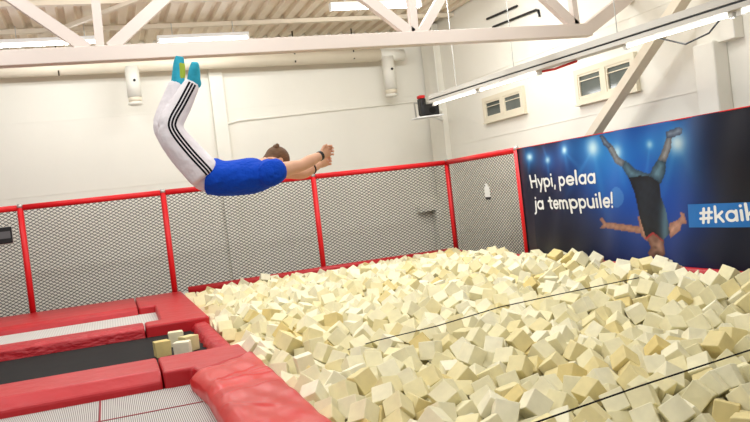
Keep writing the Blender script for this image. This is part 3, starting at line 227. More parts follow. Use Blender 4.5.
# ------------------------------------------------------------------ materials
def lin(c):
    c = [v/255 for v in c]
    return tuple((v/12.92 if v <= .04045 else ((v+.055)/1.055)**2.4) for v in c)
def mat(name, col, rough=.6, spec=.5, metal=0, bump=0, bscale=20, vary=0, vscale=3, detail=4, emit=None, es=1, stretch=None):
    m = bpy.data.materials.new(name); m.use_nodes = True
    nt = m.node_tree; N = nt.nodes; L = nt.links
    b = N['Principled BSDF']
    c = (*lin(col), 1)
    b.inputs['Base Color'].default_value = c
    b.inputs['Roughness'].default_value = rough
    b.inputs['Specular IOR Level'].default_value = spec
    b.inputs['Metallic'].default_value = metal
    tc = N.new('ShaderNodeTexCoord')
    src = tc.outputs['Object']
    if stretch:
        mp = N.new('ShaderNodeMapping'); mp.inputs['Scale'].default_value = stretch
        L.new(src, mp.inputs['Vector']); src = mp.outputs['Vector']
    if vary:
        n = N.new('ShaderNodeTexNoise'); n.inputs['Scale'].default_value = vscale; n.inputs['Detail'].default_value = detail
        L.new(src, n.inputs['Vector'])
        r = N.new('ShaderNodeMapRange'); r.inputs[1].default_value = .3; r.inputs[2].default_value = .7
        r.inputs[3].default_value = 1-vary; r.inputs[4].default_value = 1+vary
        L.new(n.outputs['Fac'], r.inputs[0])
        mx = N.new('ShaderNodeMix'); mx.data_type = 'RGBA'; mx.blend_type = 'MULTIPLY'; mx.inputs[0].default_value = 1
        mx.inputs[6].default_value = c
        L.new(r.outputs[0], mx.inputs[7]); L.new(mx.outputs[2], b.inputs['Base Color'])
    if bump:
        n = N.new('ShaderNodeTexNoise'); n.inputs['Scale'].default_value = bscale; n.inputs['Detail'].default_value = 3
        L.new(src, n.inputs['Vector'])
        bp = N.new('ShaderNodeBump'); bp.inputs['Strength'].default_value = bump; bp.inputs['Distance'].default_value = .05
        L.new(n.outputs['Fac'], bp.inputs['Height']); L.new(bp.outputs[0], b.inputs['Normal'])
    if emit:
        b.inputs['Emission Color'].default_value = (*lin(emit), 1); b.inputs['Emission Strength'].default_value = es
    return m

M_wall = mat('wall_paint', (243, 239, 227), .75, .3, vary=.025, vscale=.8, bump=.03, bscale=9)
M_pil = mat('pilaster_paint', (243, 239, 227), .6, .3, vary=.02)
M_deck = mat('roof_deck_paint', (238, 224, 202), .6, .3, vary=.05, vscale=2)
M_purlin = mat('purlin_paint', (232, 220, 200), .6, .3, vary=.03)
M_truss = mat('truss_paint', (222, 208, 198), .5, .4, vary=.02, vscale=2)
M_duct = mat('duct_paint', (232, 220, 198), .5, .4, vary=.03)
M_vent = mat('vent_white', (238, 234, 222), .45, .4)
M_redmetal = mat('red_powder_coat', (222, 22, 30), .4, .4, vary=.04)
M_net = mat('dark_net_cord', (40, 40, 38), .8, .2)
M_vinyl = mat('red_vinyl', (192, 28, 36), .42, .5, bump=.25, bscale=5, vary=.06, vscale=4)
M_vinyl2 = mat('red_vinyl_creased', (208, 48, 46), .3, .32, bump=.15, bscale=3.5, vary=.05, vscale=3)
M_vside = mat('red_vinyl_side', (186, 22, 34), .45, .5, bump=.5, bscale=7, vary=.08, stretch=(1.6, 1, 3))
M_black = mat('black_plastic', (22, 21, 22), .45, .4)
M_rope = mat('black_rope', (26, 24, 22), .8, .2)
M_floor = mat('concrete_floor', (120, 114, 106), .8, .3, vary=.1)
M_pitfloor = mat('pit_liner', (70, 62, 50), .9, .2)
M_steel = mat('galvanised_steel', (190, 190, 186), .4, .5, metal=.6)
M_white = mat('white_plastic', (240, 240, 238), .4, .4)
M_trunk = mat('trunking_grey', (206, 202, 194), .45, .4)
M_tube = mat('lit_tube', (255, 255, 255), .3, .3, emit=(255, 252, 244), es=5)
M_tubeoff = mat('dull_tube', (235, 235, 232), .3, .3)
M_frame = mat('window_frame_paint', (230, 221, 198), .5, .4)
M_glass = mat('dim_window_glass', (92, 98, 92), .12, .6, vary=.2, vscale=2)
M_skin = mat('skin', (226, 172, 140), .55, .35, vary=.04, vscale=12)
M_hair = mat('brown_hair', (112, 80, 54), .6, .3, vary=.25, vscale=30, stretch=(1, 1, 4))
M_shirt = mat('blue_cotton', (14, 74, 196), .85, .2, vary=.06, vscale=8, bump=.8, bscale=9, stretch=(1, 1.6, 1))
M_pants = mat('white_trackpants', (240, 232, 234), .8, .2, vary=.02, vscale=6, bump=.6, bscale=8)
M_stripe = mat('black_stripe', (22, 20, 26), .8, .2)
M_sock = mat('teal_sock', (60, 176, 202), .85, .2, vary=.16, vscale=22)
M_sole = mat('lime_sole', (176, 196, 72), .85, .2)
M_white_print = mat('white_print', (240, 240, 240), .5, .3)
M_boxprint = mat('blue_box_print', (30, 112, 190), .45, .4, vary=.06)
M_pipered = mat('red_cable', (205, 30, 30), .5, .4)

# foam: colour differs a little from cube to cube
M_foam = bpy.data.materials.new('cream_foam'); M_foam.use_nodes = True
nt = M_foam.node_tree; N = nt.nodes; L = nt.links
b = N['Principled BSDF']; b.inputs['Roughness'].default_value = .95; b.inputs['Specular IOR Level'].default_value = .1
oi = N.new('ShaderNodeObjectInfo'); ge = N.new('ShaderNodeNewGeometry')
ad = N.new('ShaderNodeMath'); ad.operation = 'ADD'; fr = N.new('ShaderNodeMath'); fr.operation = 'FRACT'
L.new(oi.outputs['Random'], ad.inputs[0]); L.new(ge.outputs['Random Per Island'], ad.inputs[1]); L.new(ad.outputs[0], fr.inputs[0])
cr = N.new('ShaderNodeValToRGB'); cr.color_ramp.elements[0].position = 0
cr.color_ramp.elements[0].color = (*lin((224, 202, 136)), 1)
e = cr.color_ramp.elements.new(.06); e.color = (*lin((230, 215, 162)), 1)
e = cr.color_ramp.elements.new(.35); e.color = (*lin((236, 227, 186)), 1)
cr.color_ramp.elements[-1].position = 1; cr.color_ramp.elements[-1].color = (*lin((243, 237, 210)), 1)
L.new(fr.outputs[0], cr.inputs[0])
tc = N.new('ShaderNodeTexCoord'); nz = N.new('ShaderNodeTexNoise'); nz.inputs['Scale'].default_value = 14
L.new(tc.outputs['Object'], nz.inputs['Vector'])
mr = N.new('ShaderNodeMapRange'); mr.inputs[1].default_value = .3; mr.inputs[2].default_value = .7; mr.inputs[3].default_value = .95; mr.inputs[4].default_value = 1.04
L.new(nz.outputs['Fac'], mr.inputs[0])
mx = N.new('ShaderNodeMix'); mx.data_type = 'RGBA'; mx.blend_type = 'MULTIPLY'; mx.inputs[0].default_value = 1
L.new(cr.outputs[0], mx.inputs[6]); L.new(mr.outputs[0], mx.inputs[7]); L.new(mx.outputs[2], b.inputs['Base Color'])

# trampoline webbing: fine stripes along the bed
def bed_mat(name, c1, c2, pitch, axis='X'):
    m = bpy.data.materials.new(name); m.use_nodes = True
    nt = m.node_tree; N = nt.nodes; L = nt.links; b = N['Principled BSDF']
    b.inputs['Roughness'].default_value = .7; b.inputs['Specular IOR Level'].default_value = .3
    tc = N.new('ShaderNodeTexCoord')
    w = N.new('ShaderNodeTexWave'); w.bands_direction = axis; w.inputs['Scale'].default_value = 2*PI/(20*pitch)
    L.new(tc.outputs['Object'], w.inputs['Vector'])
    r = N.new('ShaderNodeValToRGB'); r.color_ramp.elements[0].color = (*lin(c1), 1); r.color_ramp.elements[1].color = (*lin(c2), 1)
    r.color_ramp.elements[0].position = .15; r.color_ramp.elements[1].position = .6
    L.new(w.outputs['Fac'], r.inputs[0]); L.new(r.outputs[0], b.inputs['Base Color'])
    return m
M_bedgrey = bed_mat('grey_webbing', (112, 106, 102), (206, 200, 194), .0125)
M_bedfar = bed_mat('pale_webbing', (196, 192, 186), (212, 208, 202), .03)
M_bedblack = mat('black_webbing', (34, 33, 33), .8, .2, vary=.12, vscale=6)
M_seam = mat('red_stitching', (150, 62, 68), .8, .2)

# ------------------------------------------------------------------ helpers
def obj(name, bm, m, parent=None, smooth=False, loc=None):
    me = bpy.data.meshes.new(name)
    bmesh.ops.recalc_face_normals(bm, faces=bm.faces)
    bm.to_mesh(me); bm.free()
    if m: me.materials.append(m)
    if smooth:
        for p in me.polygons: p.use_smooth = True
    o = bpy.data.objects.new(name, me); COL.objects.link(o)
    if loc is not None:
        o.location = loc
    if parent:
        o.parent = parent
        if loc is None: o.matrix_parent_inverse = Matrix.Translation(-parent.location)
        else:
            o.location = Vector(loc) - parent.location
    return o
def meshobj(name, vs, fs, m, parent=None, smooth=False):
    bm = bmesh.new(); v = [bm.verts.new(p) for p in vs]
    for f in fs: bm.faces.new([v[i] for i in f])
    return obj(name, bm, m, parent, smooth)
def tag(o, label=None, cat=None, group=None, kind=None):
    if label: o['label'] = label
    if cat: o['category'] = cat
    if group: o['group'] = group
    if kind: o['kind'] = kind
    return o
def thing(name, loc, label, cat, group=None):
    o = bpy.data.objects.new(name, None); COL.objects.link(o); o.location = loc; o.empty_display_size = .1
    return tag(o, label, cat, group)
def bx(bm, x0, x1, y0, y1, z0, z1):
    v = [bm.verts.new((x, y, z)) for x in (x0, x1) for y in (y0, y1) for z in (z0, z1)]
    return [bm.faces.new([v[i] for i in f]) for f in ((0,1,3,2),(4,6,7,5),(0,4,5,1),(2,3,7,6),(0,2,6,4),(1,5,7,3))]
def box(name, b, m, parent=None, bev=0):
    bm = bmesh.new(); bx(bm, *b)
    if bev: bmesh.ops.bevel(bm, geom=bm.edges[:], offset=bev, segments=2, affect='EDGES', profile=.5)
    return obj(name, bm, m, parent)
def frame_of(d, up=Vector((0, 0, 1))):
    d = d.normalized()
    if abs(d.dot(up)) > .98: up = Vector((1, 0, 0))
    s = d.cross(up).normalized(); return s, s.cross(d).normalized()
def bar(bm, a, b, w, h, up=Vector((0, 0, 1))):
    a = Vector(a); b = Vector(b); s, t = frame_of(b-a, up)
    v = []
    for p in (a, b):
        for i, j in ((-1,-1),(1,-1),(1,1),(-1,1)): v.append(bm.verts.new(p + s*(i*w/2) + t*(j*h/2)))
    for k in range(4): bm.faces.new((v[k], v[(k+1)%4], v[4+(k+1)%4], v[4+k]))
    bm.faces.new(v[:4][::-1]); bm.faces.new(v[4:])
def tube(bm, pts, r, n=10, caps=True):
    pts = [Vector(p) for p in pts]; rs = r if isinstance(r, (list, tuple)) else [r]*len(pts)
    rings = []; up = Vector((0, 0, 1))
    for i, p in enumerate(pts):
        d = pts[min(i+1, len(pts)-1)] - pts[max(i-1, 0)]
        s, t = frame_of(d, up)
        rings.append([bm.verts.new(p + (s*math.cos(2*PI*k/n) + t*math.sin(2*PI*k/n))*rs[i]) for k in range(n)])
    for a, b in zip(rings, rings[1:]):
        for k in range(n): bm.faces.new((a[k], a[(k+1)%n], b[(k+1)%n], b[k]))
    if caps: bm.faces.new(rings[0][::-1]); bm.faces.new(rings[-1])
def prism(name, outline, z0, z1, m, parent=None, bev=0, seg=3):
    bm = bmesh.new()
    lo = [bm.verts.new((x, y, z0)) for x, y in outline]; hi = [bm.verts.new((x, y, z1)) for x, y in outline]
    n = len(outline)
    for k in range(n): bm.faces.new((lo[k], lo[(k+1)%n], hi[(k+1)%n], hi[k]))
    bm.faces.new(hi); bm.faces.new(lo[::-1])
    bmesh.ops.recalc_face_normals(bm, faces=bm.faces)
    if bev: bmesh.ops.bevel(bm, geom=bm.edges[:], offset=bev, segments=seg, affect='EDGES', profile=.5)
    return obj(name, bm, m, parent, smooth=False)

# ------------------------------------------------------------------ the hall
XW, YW, ZC = .94, 2.5, 4.28
tag(box('floor', (-14, 1.2, -14, 2.7, -1.05, -1.0), M_floor), kind='structure')
tag(box('wall_back', (-14, 1.14, YW, YW+.2, -1.0, ZC+.1), M_wall), kind='structure')
tag(box('wall_right', (XW, XW+.2, -14, YW, -1.0, ZC+.1), M_wall), kind='structure')
# corrugated roof deck, ribs running away from the camera
bm = bmesh.new(); prof = []; x = -14
while x < XW+.2:
    for dx, dz in ((0, 0), (.12, 0), (.15, .06), (.22, .06)): prof.append((x+dx, ZC+dz))
    x += .25
a = [bm.verts.new((px, -14, pz)) for px, pz in prof]; c = [bm.verts.new((px, YW+.2, pz)) for px, pz in prof]
for k in range(len(prof)-1): bm.faces.new((a[k], a[k+1], c[k+1], c[k]))
top = [bm.verts.new((-14, -14, ZC+.2)), bm.verts.new((XW+.2, -14, ZC+.2)), bm.verts.new((XW+.2, YW+.2, ZC+.2)), bm.verts.new((-14, YW+.2, ZC+.2))]
bm.faces.new(top)
tag(obj('ceiling', bm, M_deck), kind='structure')
k = 1
for yy in (1.05, -.55, -2.6, -5.0, -7.4, -9.8):
    bm = bmesh.new(); bx(bm, -14, XW, yy-.05, yy+.05, ZC-.075, ZC-.005)
    tag(obj('trim_%d' % k, bm, M_purlin), kind='structure'); k += 1
# slab joints of the back wall, pilasters
box_l = (-3.46, -3.21, YW-.1, YW, -1, ZC)
tag(box('trim_%d' % k, box_l, M_pil, bev=.01), kind='structure'); k += 1
tag(box('trim_%d' % k, (XW-.12, XW, 1.76, 2.42, -1, ZC-.02), M_pil, bev=.01), kind='structure'); k += 1
tag(box('trim_%d' % k, (XW-.13, XW, -5.72, -5.17, 2.3, ZC-.02), M_pil, bev=.01), kind='structure'); k += 1
tag(box('trim_%d' % k, (XW-.2, XW, -5.48, -5.17, -1, 2.33), M_pil, bev=.02), kind='structure'); k += 1
for z, x0, x1 in ((3.02, -14, -3.47), (3.0, -3.2, .8), (1.75, -14, -3.47), (1.75, -3.2, .8)):
    tag(box('trim_%d' % k, (x0, x1, YW-.006, YW, z-.008, z+.008), M_pil), kind='structure'); k += 1
for z, y0, y1 in ((1.86, -5.1, 1.7), (2.95, -5.1, 1.7)):
    tag(box('trim_%d' % k, (XW-.006, XW, y0, y1, z-.008, z+.008), M_pil), kind='structure'); k += 1

# windows of the right wall
def window(n, y0, y1, z0, z1):
    w = bpy.data.objects.new('window_%d' % n, None); COL.objects.link(w); w.location = (XW, (y0+y1)/2, z0); w['kind'] = 'structure'
    bm = bmesh.new(); t = .075; d0, d1 = XW-.06, XW-.002
    bx(bm, d0, d1, y0, y1, z0, z0+t); bx(bm, d0, d1, y0, y1, z1-t, z1)
    ym = (y0+y1)/2
    for ya, yb in ((y0, y0+t), (y1-t, y1), (ym-.055, ym+.055)): bx(bm, d0, d1, ya, yb, z0+t, z1-t)
    obj('window_frame', bm, M_frame, w)
    for ya, yb in ((y0+t, ym-.055), (ym+.055, y1-t)):
        bm = bmesh.new(); s = .03
        bx(bm, d0+.01, d1, ya, ya+s, z0+t, z1-t); bx(bm, d0+.01, d1, yb-s, yb, z0+t, z1-t)
        bx(bm, d0+.01, d1, ya+s, yb-s, z0+t, z0+t+s); bx(bm, d0+.01, d1, ya+s, yb-s, z1-t-s, z1-t)
        sash = obj('sash', bm, M_frame, w)
        box('pane', (d0+.03, d0+.036, ya+s, yb-s, z0+t+s, z1-t-s), M_glass, w)
        box('window_bar', (d0+.012, d0+.028, ya+s, yb-s, z1-t-.10, z1-t-.088), M_frame, w)
    box('window_sill', (d0-.015, d1, y0-.02, y1+.02, z0-.018, z0), M_frame, w)
window(1, -1.22, .17, 2.12, 2.55)
window(2, -4.0, -2.67, 2.03, 2.51)

# ------------------------------------------------------------------ roof truss
Y0 = -4.0
tr = thing('roof_truss', (-5, Y0, 2.7), 'pale pink-white steel roof truss crossing the hall above the foam pit', 'truss')
zt, zb = 2.875, 2.725
box('bottom_chord', (-14, .28, Y0-.07, Y0+.07, zb, zt), M_truss, tr, bev=.008)
box('top_chord', (-14, XW, Y0-.07, Y0+.07, 4.0, 4.13), M_truss, tr, bev=.008)
bm = bmesh.new(); bar(bm, (.22, Y0, 2.80), (XW, Y0, 3.22), .13, .15); obj('knee_chord', bm, M_truss, tr)
def member(name, x0, z0, x1, z1, w):
    bm = bmesh.new(); bar(bm, (x0, Y0, z0), (x1, Y0, z1), .09, w); obj(name, bm, M_truss, tr)
def ext(pa, pb, w, name):           # from the joint on the bottom chord up to the top chord
    A = ony(*pa, Y0); B = ony(*pb, Y0); s = (4.02-B.z)/(A.z-B.z)
    E = B + (A-B)*s
    s2 = (zt-.02-B.z)/(A.z-B.z); S = B + (A-B)*s2
    member(name, S.x, S.z, E.x, E.z, w)
ext((15, 0), (84, 47), .115, 'diagonal_strut')
ext((95.5, 0), (100, 47), .085, 'vertical_post')
ext((163, 0), (112, 47), .115, 'diagonal_strut')
ext((367, 0), (406, 30), .115, 'diagonal_strut')
ext((411, 0), (413.5, 28), .085, 'vertical_post')
ext((440, 0), (424, 28), .1, 'diagonal_strut')
ext((547, 0), (570, 22), .115, 'diagonal_strut')
ext((572, 0), (575, 20), .07, 'vertical_post')

# slanting strut on the right wall
bm = bmesh.new()
A = Vector((.55, -3.30, 1.45)); B = Vector((.55, -4.60, 2.33)); D = B + (B-A)*1.9
bar(bm, A, D, .11, .14, Vector((1, 0, 0)))
tag(obj('wall_brace', bm, M_duct), 'cream steel strut slanting across the right wall in front of the window', 'strut')
bm = bmesh.new(); bar(bm, onz(40, 37, 4.17), onz(150, -5, 4.17), .07, .06)
tag(obj('roof_brace', bm, M_purlin), 'thin tan brace crossing under the roof deck behind the truss', 'brace')
for pa, pb, lb in (((487, 19), (517, 6), 'short black conduit under the roof, upper of the pair'), ((493, 27), (536, 10), 'black conduit under the roof with a hooked end, lower of the pair')):
    bm = bmesh.new(); P = onx(*pa, .92); Q = onx(*pb, .92)
    pts = [P, Q]
    if 'hooked' in lb: pts = [P, Q, Q+Vector((0, -.06, -.02)), Q+Vector((0, -.08, -.12))]
    tube(bm, pts, .02, 8)
    tag(obj('black_conduit', bm, M_black), lb, 'conduit', 'black conduits by the right wall')

# ------------------------------------------------------------------ ventilation duct
dt = thing('ventilation_duct', (-3, 2.05, 3.65), 'cream ventilation duct along the top of the back wall', 'duct')
bm = bmesh.new(); tube(bm, [(-14, 2.1, 3.86), (-6.9, 2.1, 3.86), (-.2, 2.1, 3.77)], .125, 20); obj('duct_run', bm, M_duct, dt, smooth=True)
bm = bmesh.new(); tube(bm, [(-.2, 2.1, 3.77), (.3, 2.1, 3.74)], [.11, .11], 20); obj('end_cap', bm, M_vent, dt, smooth=True)
for xh in (-6.0, -1.9, -.75):
    bm = bmesh.new(); bx(bm, xh-.012, xh+.012, 1.99, 2.0, 3.7, ZC); obj('hanger_strap', bm, M_pitfloor, dt)
for xv, zv0, zv1 in ((-4.82, 3.12, 3.8), (-.06, 2.94, 3.72)):
    bm = bmesh.new(); tube(bm, [(xv, 2.05, zv0+.14), (xv, 2.05, zv1)], .12, 20); out = obj('outlet_pipe', bm, M_vent, dt, smooth=True)
    bm = bmesh.new(); tube(bm, [(xv, 2.05, zv0+.06), (xv, 2.05, zv0+.141)], .112, 20)
    obj('collar', bm, M_duct, out, smooth=True).matrix_parent_inverse = Matrix()
    bm = bmesh.new(); tube(bm, [(xv, 2.05, zv0), (xv, 2.05, zv0+.025), (xv, 2.05, zv0+.06)], [.09, .13, .11], 20)
    obj('outlet_lip', bm, M_vent, out, smooth=True).matrix_parent_inverse = Matrix()
    bm = bmesh.new(); tube(bm, [(xv+.02, 1.95, zv1-.26), (xv+.02, 1.915, zv1-.26)], .024, 10)
    obj('damper_knob', bm, M_black, out).matrix_parent_inverse = Matrix()
# thin conduit on the back wall
bm = bmesh.new(); tube(bm, [(-3.2, YW-.02, 2.72), (-3.0, YW-.02, 2.765), (.5, YW-.02, 2.86), (.8, YW-.02, 2.86)], .022, 8)
tag(obj('wall_conduit', bm, M_pil), 'thin cream conduit running across the back wall above the net', 'conduit')
# white boxed pipe low on the back wall, seen through the net
pp = thing('wall_downpipe', (.76, 2.35, -1), 'white downpipe with a bent top behind the net by the corner', 'pipe')
box('vertical_run', (.69, .86, 2.28, 2.46, -1, .66), M_vent, pp, bev=.015)
bm = bmesh.new(); bar(bm, (.36, 2.37, .70), (.86, 2.37, .73), .18, .13); obj('elbow', bm, M_vent, pp)

# ------------------------------------------------------------------ ceiling lights
def fixture(x0, x1, y, z, label):
    t = thing('ceiling_light', ((x0+x1)/2, y, z), label, 'light', 'tube lights under the roof deck')
    box('housing', (x0, x1, y-.06, y+.06, z+.03, z+.09), M_white, t, bev=.006)
    for s in (-1, 1):
        bm = bmesh.new(); tube(bm, [(x0+.03, y+s*.032, z), (x1-.03, y+s*.032, z)], .018, 10); obj('tube', bm, M_tube, t, smooth=True)
    for xe in (x0, x1-.03): box('end_cap', (xe, xe+.03, y-.06, y+.06, z-.025, z+.03), M_white, t)
    for xe in (x0+.25, x1-.25): box('hanger', (xe-.006, xe+.006, y-.006, y+.006, z+.09, ZC-.01), M_steel, t)
    area((x0+x1)/2, y, z-.03, 1.45, .1, P_FIX*.62, 0)
def area(x, y, z, sx, sy, p, rz):
    # a bare tube shines sideways as well as down: two slim lamps tilted to either side
    for sg in (-1, 1):
        l = bpy.data.lights.new('tube_lamp', 'AREA'); l.shape = 'RECTANGLE'; l.size = sx; l.size_y = sy; l.energy = p/2; l.color = (.94, .98, 1)
        o = bpy.data.objects.new('tube_lamp', l); COL.objects.link(o); o.location = (x, y, z)
        o.rotation_euler = (Matrix.Rotation(rz, 3, 'Z') @ Matrix.Rotation(sg*TILT, 3, 'X')).to_euler()
TILT = math.radians(46)
P_FIX = 84
fixture(-6.75, -5.27, .80, 3.98, 'lit tube light under the roof, leftmost, crossed by the truss diagonals')
fixture(-4.42, -2.92, .98, 3.98, 'lit tube light above the jumping person, behind the truss')
fixture(-1.95, -.45, -.68, 4.0, 'lit tube light at the top centre of the photo, near the second truss joint')
# the same rows of lights go on over the rest of the hall
for (x, y) in ((-8.3, -1.5), (-5.4, -2.2), (-2.2, -2.9), (-.5, -2.3), (-7.2, -5.6), (-4.4, -5.6), (-1.6, -5.6), (-7.2, -8.6), (-4.2, -8.6), (-8, -11.5), (-4.5, -11.5)):
    area(x, y, 3.98, 1.45, .1, P_FIX, 0)

# light trunking slung along the right wall
pts = [onx(433, 103, -.5), onx(540, 68, -.5), onx(626, 43, -.5), onx(735, 11, -.5)]
A = pts[0]; dirv = (pts[3]-pts[0]).normalized(); LEN = 8.6
def on(s, dz=0, dx=0): return A + dirv*s + Vector((dx, 0, dz))
lt = thing('light_trunking', A, 'long white light trunking slung along the right wall past the windows', 'light')
bm = bmesh.new(); bar(bm, on(0, .095), on(LEN, .095), .13, .065); obj('trunk_rail', bm, M_trunk, lt)
bm = bmesh.new(); bar(bm, on(0, .052), on(LEN, .052), .12, .014); obj('groove', bm, M_black, lt)
bm = bmesh.new(); bar(bm, on(0, .02), on(LEN, .02), .15, .04); obj('reflector', bm, M_trunk, lt)
sB = (pts[1]-A).length; sC = (pts[2]-A).length; sD = (pts[3]-A).length
for s0, s1 in ((.05, sB*.5-.03), (sB*.5+.03, sB-.03), (sC, sD-.03), (sD+.06, LEN-.05)):
    bm = bmesh.new(); tube(bm, [on(s0, -.022), on(s1, -.022)], .014, 10); obj('tube', bm, M_tube, lt, smooth=True)
    for s in (s0, s1):
        bm = bmesh.new(); bar(bm, on(s-.025, -.02), on(s+.025, -.02), .05, .06); obj('tube_holder', bm, M_white, lt)
    m_ = on((s0+s1)/2, -.06); area(m_.x, m_.y, m_.z, 1.4, .06, 15, PI/2)
bm = bmesh.new(); tube(bm, [on(sB+.05, -.02), on(sB+.3, -.035), on(sB+.75, -.02)], .014, 8); obj('red_cable', bm, M_pipered, lt)
bm = bmesh.new(); tube(bm, [on(sC+.35, .0, .05), on(sC+.7, -.14, .1), on(sC+1.0, -.1, .1), on(sC+1.25, .02, .06)], .008, 6); obj('loose_cable', bm, M_black, lt)
for s in (.9, 2.6, sC-.12, 6.9):
    p = on(s, .1); bm = bmesh.new(); tube(bm, [p, (p.x, p.y, ZC)], .005, 6); obj('hanger_wire', bm, M_steel, lt)
# pipe beside the corner pilaster
bm = bmesh.new(); tube(bm, [(XW-.16, 1.7, 2.55), (XW-.16, 1.7, ZC-.02)], .02, 8)
tag(obj('corner_pipe', bm, M_vent), 'thin white pipe running down the corner pilaster from the roof', 'pipe')

# speaker on its corner shelf
P = Vector((.22, 1.02, 2.5))
sp = P
sh = thing('corner_shelf', P+Vector((0, 0, -.08)), 'white bracket shelf by the hall corner under the black speaker', 'shelf')
bm = bmesh.new()
bar(bm, (-.07, 1.02, 2.385), (.44, 1.0, 2.40), .34, .025, Vector((0, 0, 1))); obj('shelf_board', bm, M_white, sh)
bm = bmesh.new(); bar(bm, (.3, 1.02, 2.40), (XW-.1, 1.8, 2.40), .05, .05); obj('bracket_arm', bm, M_white, sh)
bm = bmesh.new(); bar(bm, (-.02, 1.05, 2.40), (.10, 1.35, 2.70), .03, .03); bar(bm, (.10, 1.35, 2.70), (XW-.1, 1.85, 2.72), .03, .03); obj('bracket_stay', bm, M_steel, sh)
sk = thing('speaker', P+Vector((0, 0, -.09)), 'small black speaker on the white corner shelf', 'speaker')
box('cabinet', (.08, .40, .92, 1.12, 2.415, 2.62), M_black, sk, bev=.02)
box('side_block', (.05, .16, .93, 1.1, 2.43, 2.735), M_black, sk, bev=.02)
box('red_cap', (.03, .15, .92, 1.06, 2.73, 2.79), M_pipered, sk, bev=.02)
bm = bmesh.new(); tube(bm, [(.26, .922, 2.50), (.26, .912, 2.50)], .06, 16); obj('cone', bm, M_rope, sk)

# ------------------------------------------------------------------ safety net fence
H = 1.5
def net(a, b, z0, z1, parent):
    a = Vector((a[0], a[1], 0)); b = Vector((b[0], b[1], 0)); Lg = (b-a).length; d = (b-a)/Lg
    px, pz = .084, .048; h = z1-z0; k = pz/px
    vs = []; fs = []; w = .0042
    def strand(s0, t0, s1, t1):
        n = Vector((-(t1-t0), (s1-s0))).normalized()*w
        base = len(vs)
        for s, t in ((s0, t0), (s1, t1)):
            for e in ((n.x, n.y, 0), (0, 0, w), (-n.x, -n.y, 0), (0, 0, -w)):
                p = a + d*(s+e[0]) + Vector((0, 0, z0+t+e[1])) + Vector((-d.y, d.x, 0))*e[2]
                vs.append(p)
        for q in range(4): fs.append((base+q, base+(q+1)%4, base+4+(q+1)%4, base+4+q))
    c = -h/k
    while c < Lg:                       # rising strands t = k (s - c)
        s0 = max(c, 0); s1 = min(Lg, c+h/k)
        if s1-s0 > .01: strand(s0, k*(s0-c), s1, k*(s1-c))
        s0 = max(c, 0); s1 = min(Lg, c+h/k)
        if s1-s0 > .01: strand(s0, h-k*(s0-c), s1, h-k*(s1-c))
        c += px
    return meshobj('net', vs, fs, M_net, parent)
def panel(a, b, label, post_at_start=True, post_at_end=False, zbase=-.02):
    t = thing('safety_net_panel', (a[0], a[1], 0), label, 'safety net', 'net panels around the pit')
    A = Vector((a[0], a[1], 0)); B = Vector((b[0], b[1], 0)); d = (B-A).normalized()
    bm = bmesh.new(); tube(bm, [A+d*.04+Vector((0, 0, H)), B-d*.04+Vector((0, 0, H))], .042, 12); obj('top_rail', bm, M_redmetal, t, smooth=True)
    for P_, on_ in ((A, post_at_start), (B, post_at_end)):
        if on_:
            bm = bmesh.new(); tube(bm, [P_+Vector((0, 0, -.5)), P_+Vector((0, 0, H+.01))], .043, 12); ps = obj('post', bm, M_redmetal, t, smooth=True)
            bm = bmesh.new(); tube(bm, [P_+Vector((0, 0, H+.0)), P_+Vector((0, 0, H+.055))], [.047, .03], 12)
            c_ = obj('post_cap', bm, M_steel, ps, smooth=True); c_.matrix_parent_inverse = Matrix()
    net((a[0]+d.x*.03, a[1]+d.y*.03), (b[0]-d.x*.03, b[1]-d.y*.03), zbase, H-.03, t)
    return t
# ps objects sit under a moved Empty: children of a post use the post's own frame
XP = [-9.0, -6.67, -4.69, -2.35, 0.0]
labs = ['black net panel in a red frame at the left edge, behind the control box', 'black net panel in a red frame behind the pale trampoline bed',
        'black net panel in a red frame beneath the jumping person', 'black net panel in a red frame on the back side ending at the corner post']
for i in range(4):
    panel((XP[i], 0), (XP[i+1], 0), labs[i], True, False)
panel((0, 0), (0, -2.40), 'black net panel in a red frame between the corner post and the blue banner', True, True, -.1)
# padded base rails along the pit
bm = bmesh.new(); tube(bm, [(-4.5, -.10, -.01), (-2.35, -.10, -.0), (-.16, -.10, -.0)], .06, 14)
tag(obj('base_rail_pad', bm, M_vinyl, smooth=True), 'round red padded rail at the foot of the back net, behind the foam', 'padding')
bm = bmesh.new(); tube(bm, [(-.11, -.12, -.02), (-.11, -2.4, -.02), (-.12, -8.5, -.03)], .055, 14)
tag(obj('base_rail_pad', bm, M_vinyl, smooth=True), 'round red padded rail at the foot of the right net and banner', 'padding')
# red lacing along the banner's edge belongs to the banner below
cb = thing('control_box', (-6.9, -.08, 1.0), 'small dark grey notice box with a pale frame on the leftmost net', 'box')
box('casing', (-6.985, -6.805, -.10, -.05, 1.02, 1.25), M_black, cb, bev=.008)
box('face_panel', (-6.965, -6.825, -.106, -.101, 1.09, 1.19), mat('grey_face', (92, 92, 94), .5), cb)
box('frame', (-6.99, -6.80, -.052, -.045, 1.01, 1.26), mat('pale_frame', (196, 192, 184), .5), cb)
tg = thing('paper_tag', (-.03, -1.46, .82), 'white paper tag with a black foot hanging on the right net', 'tag')
bm = bmesh.new(); bx(bm, -.05, -.046, -1.545, -1.38, .87, 1.03); bx(bm, -.05, -.046, -1.50, -1.42, 1.03, 1.075); obj('paper', bm, M_white, tg)
box('black_strip', (-.05, -.045, -1.55, -1.40, .83, .868), M_black, tg)

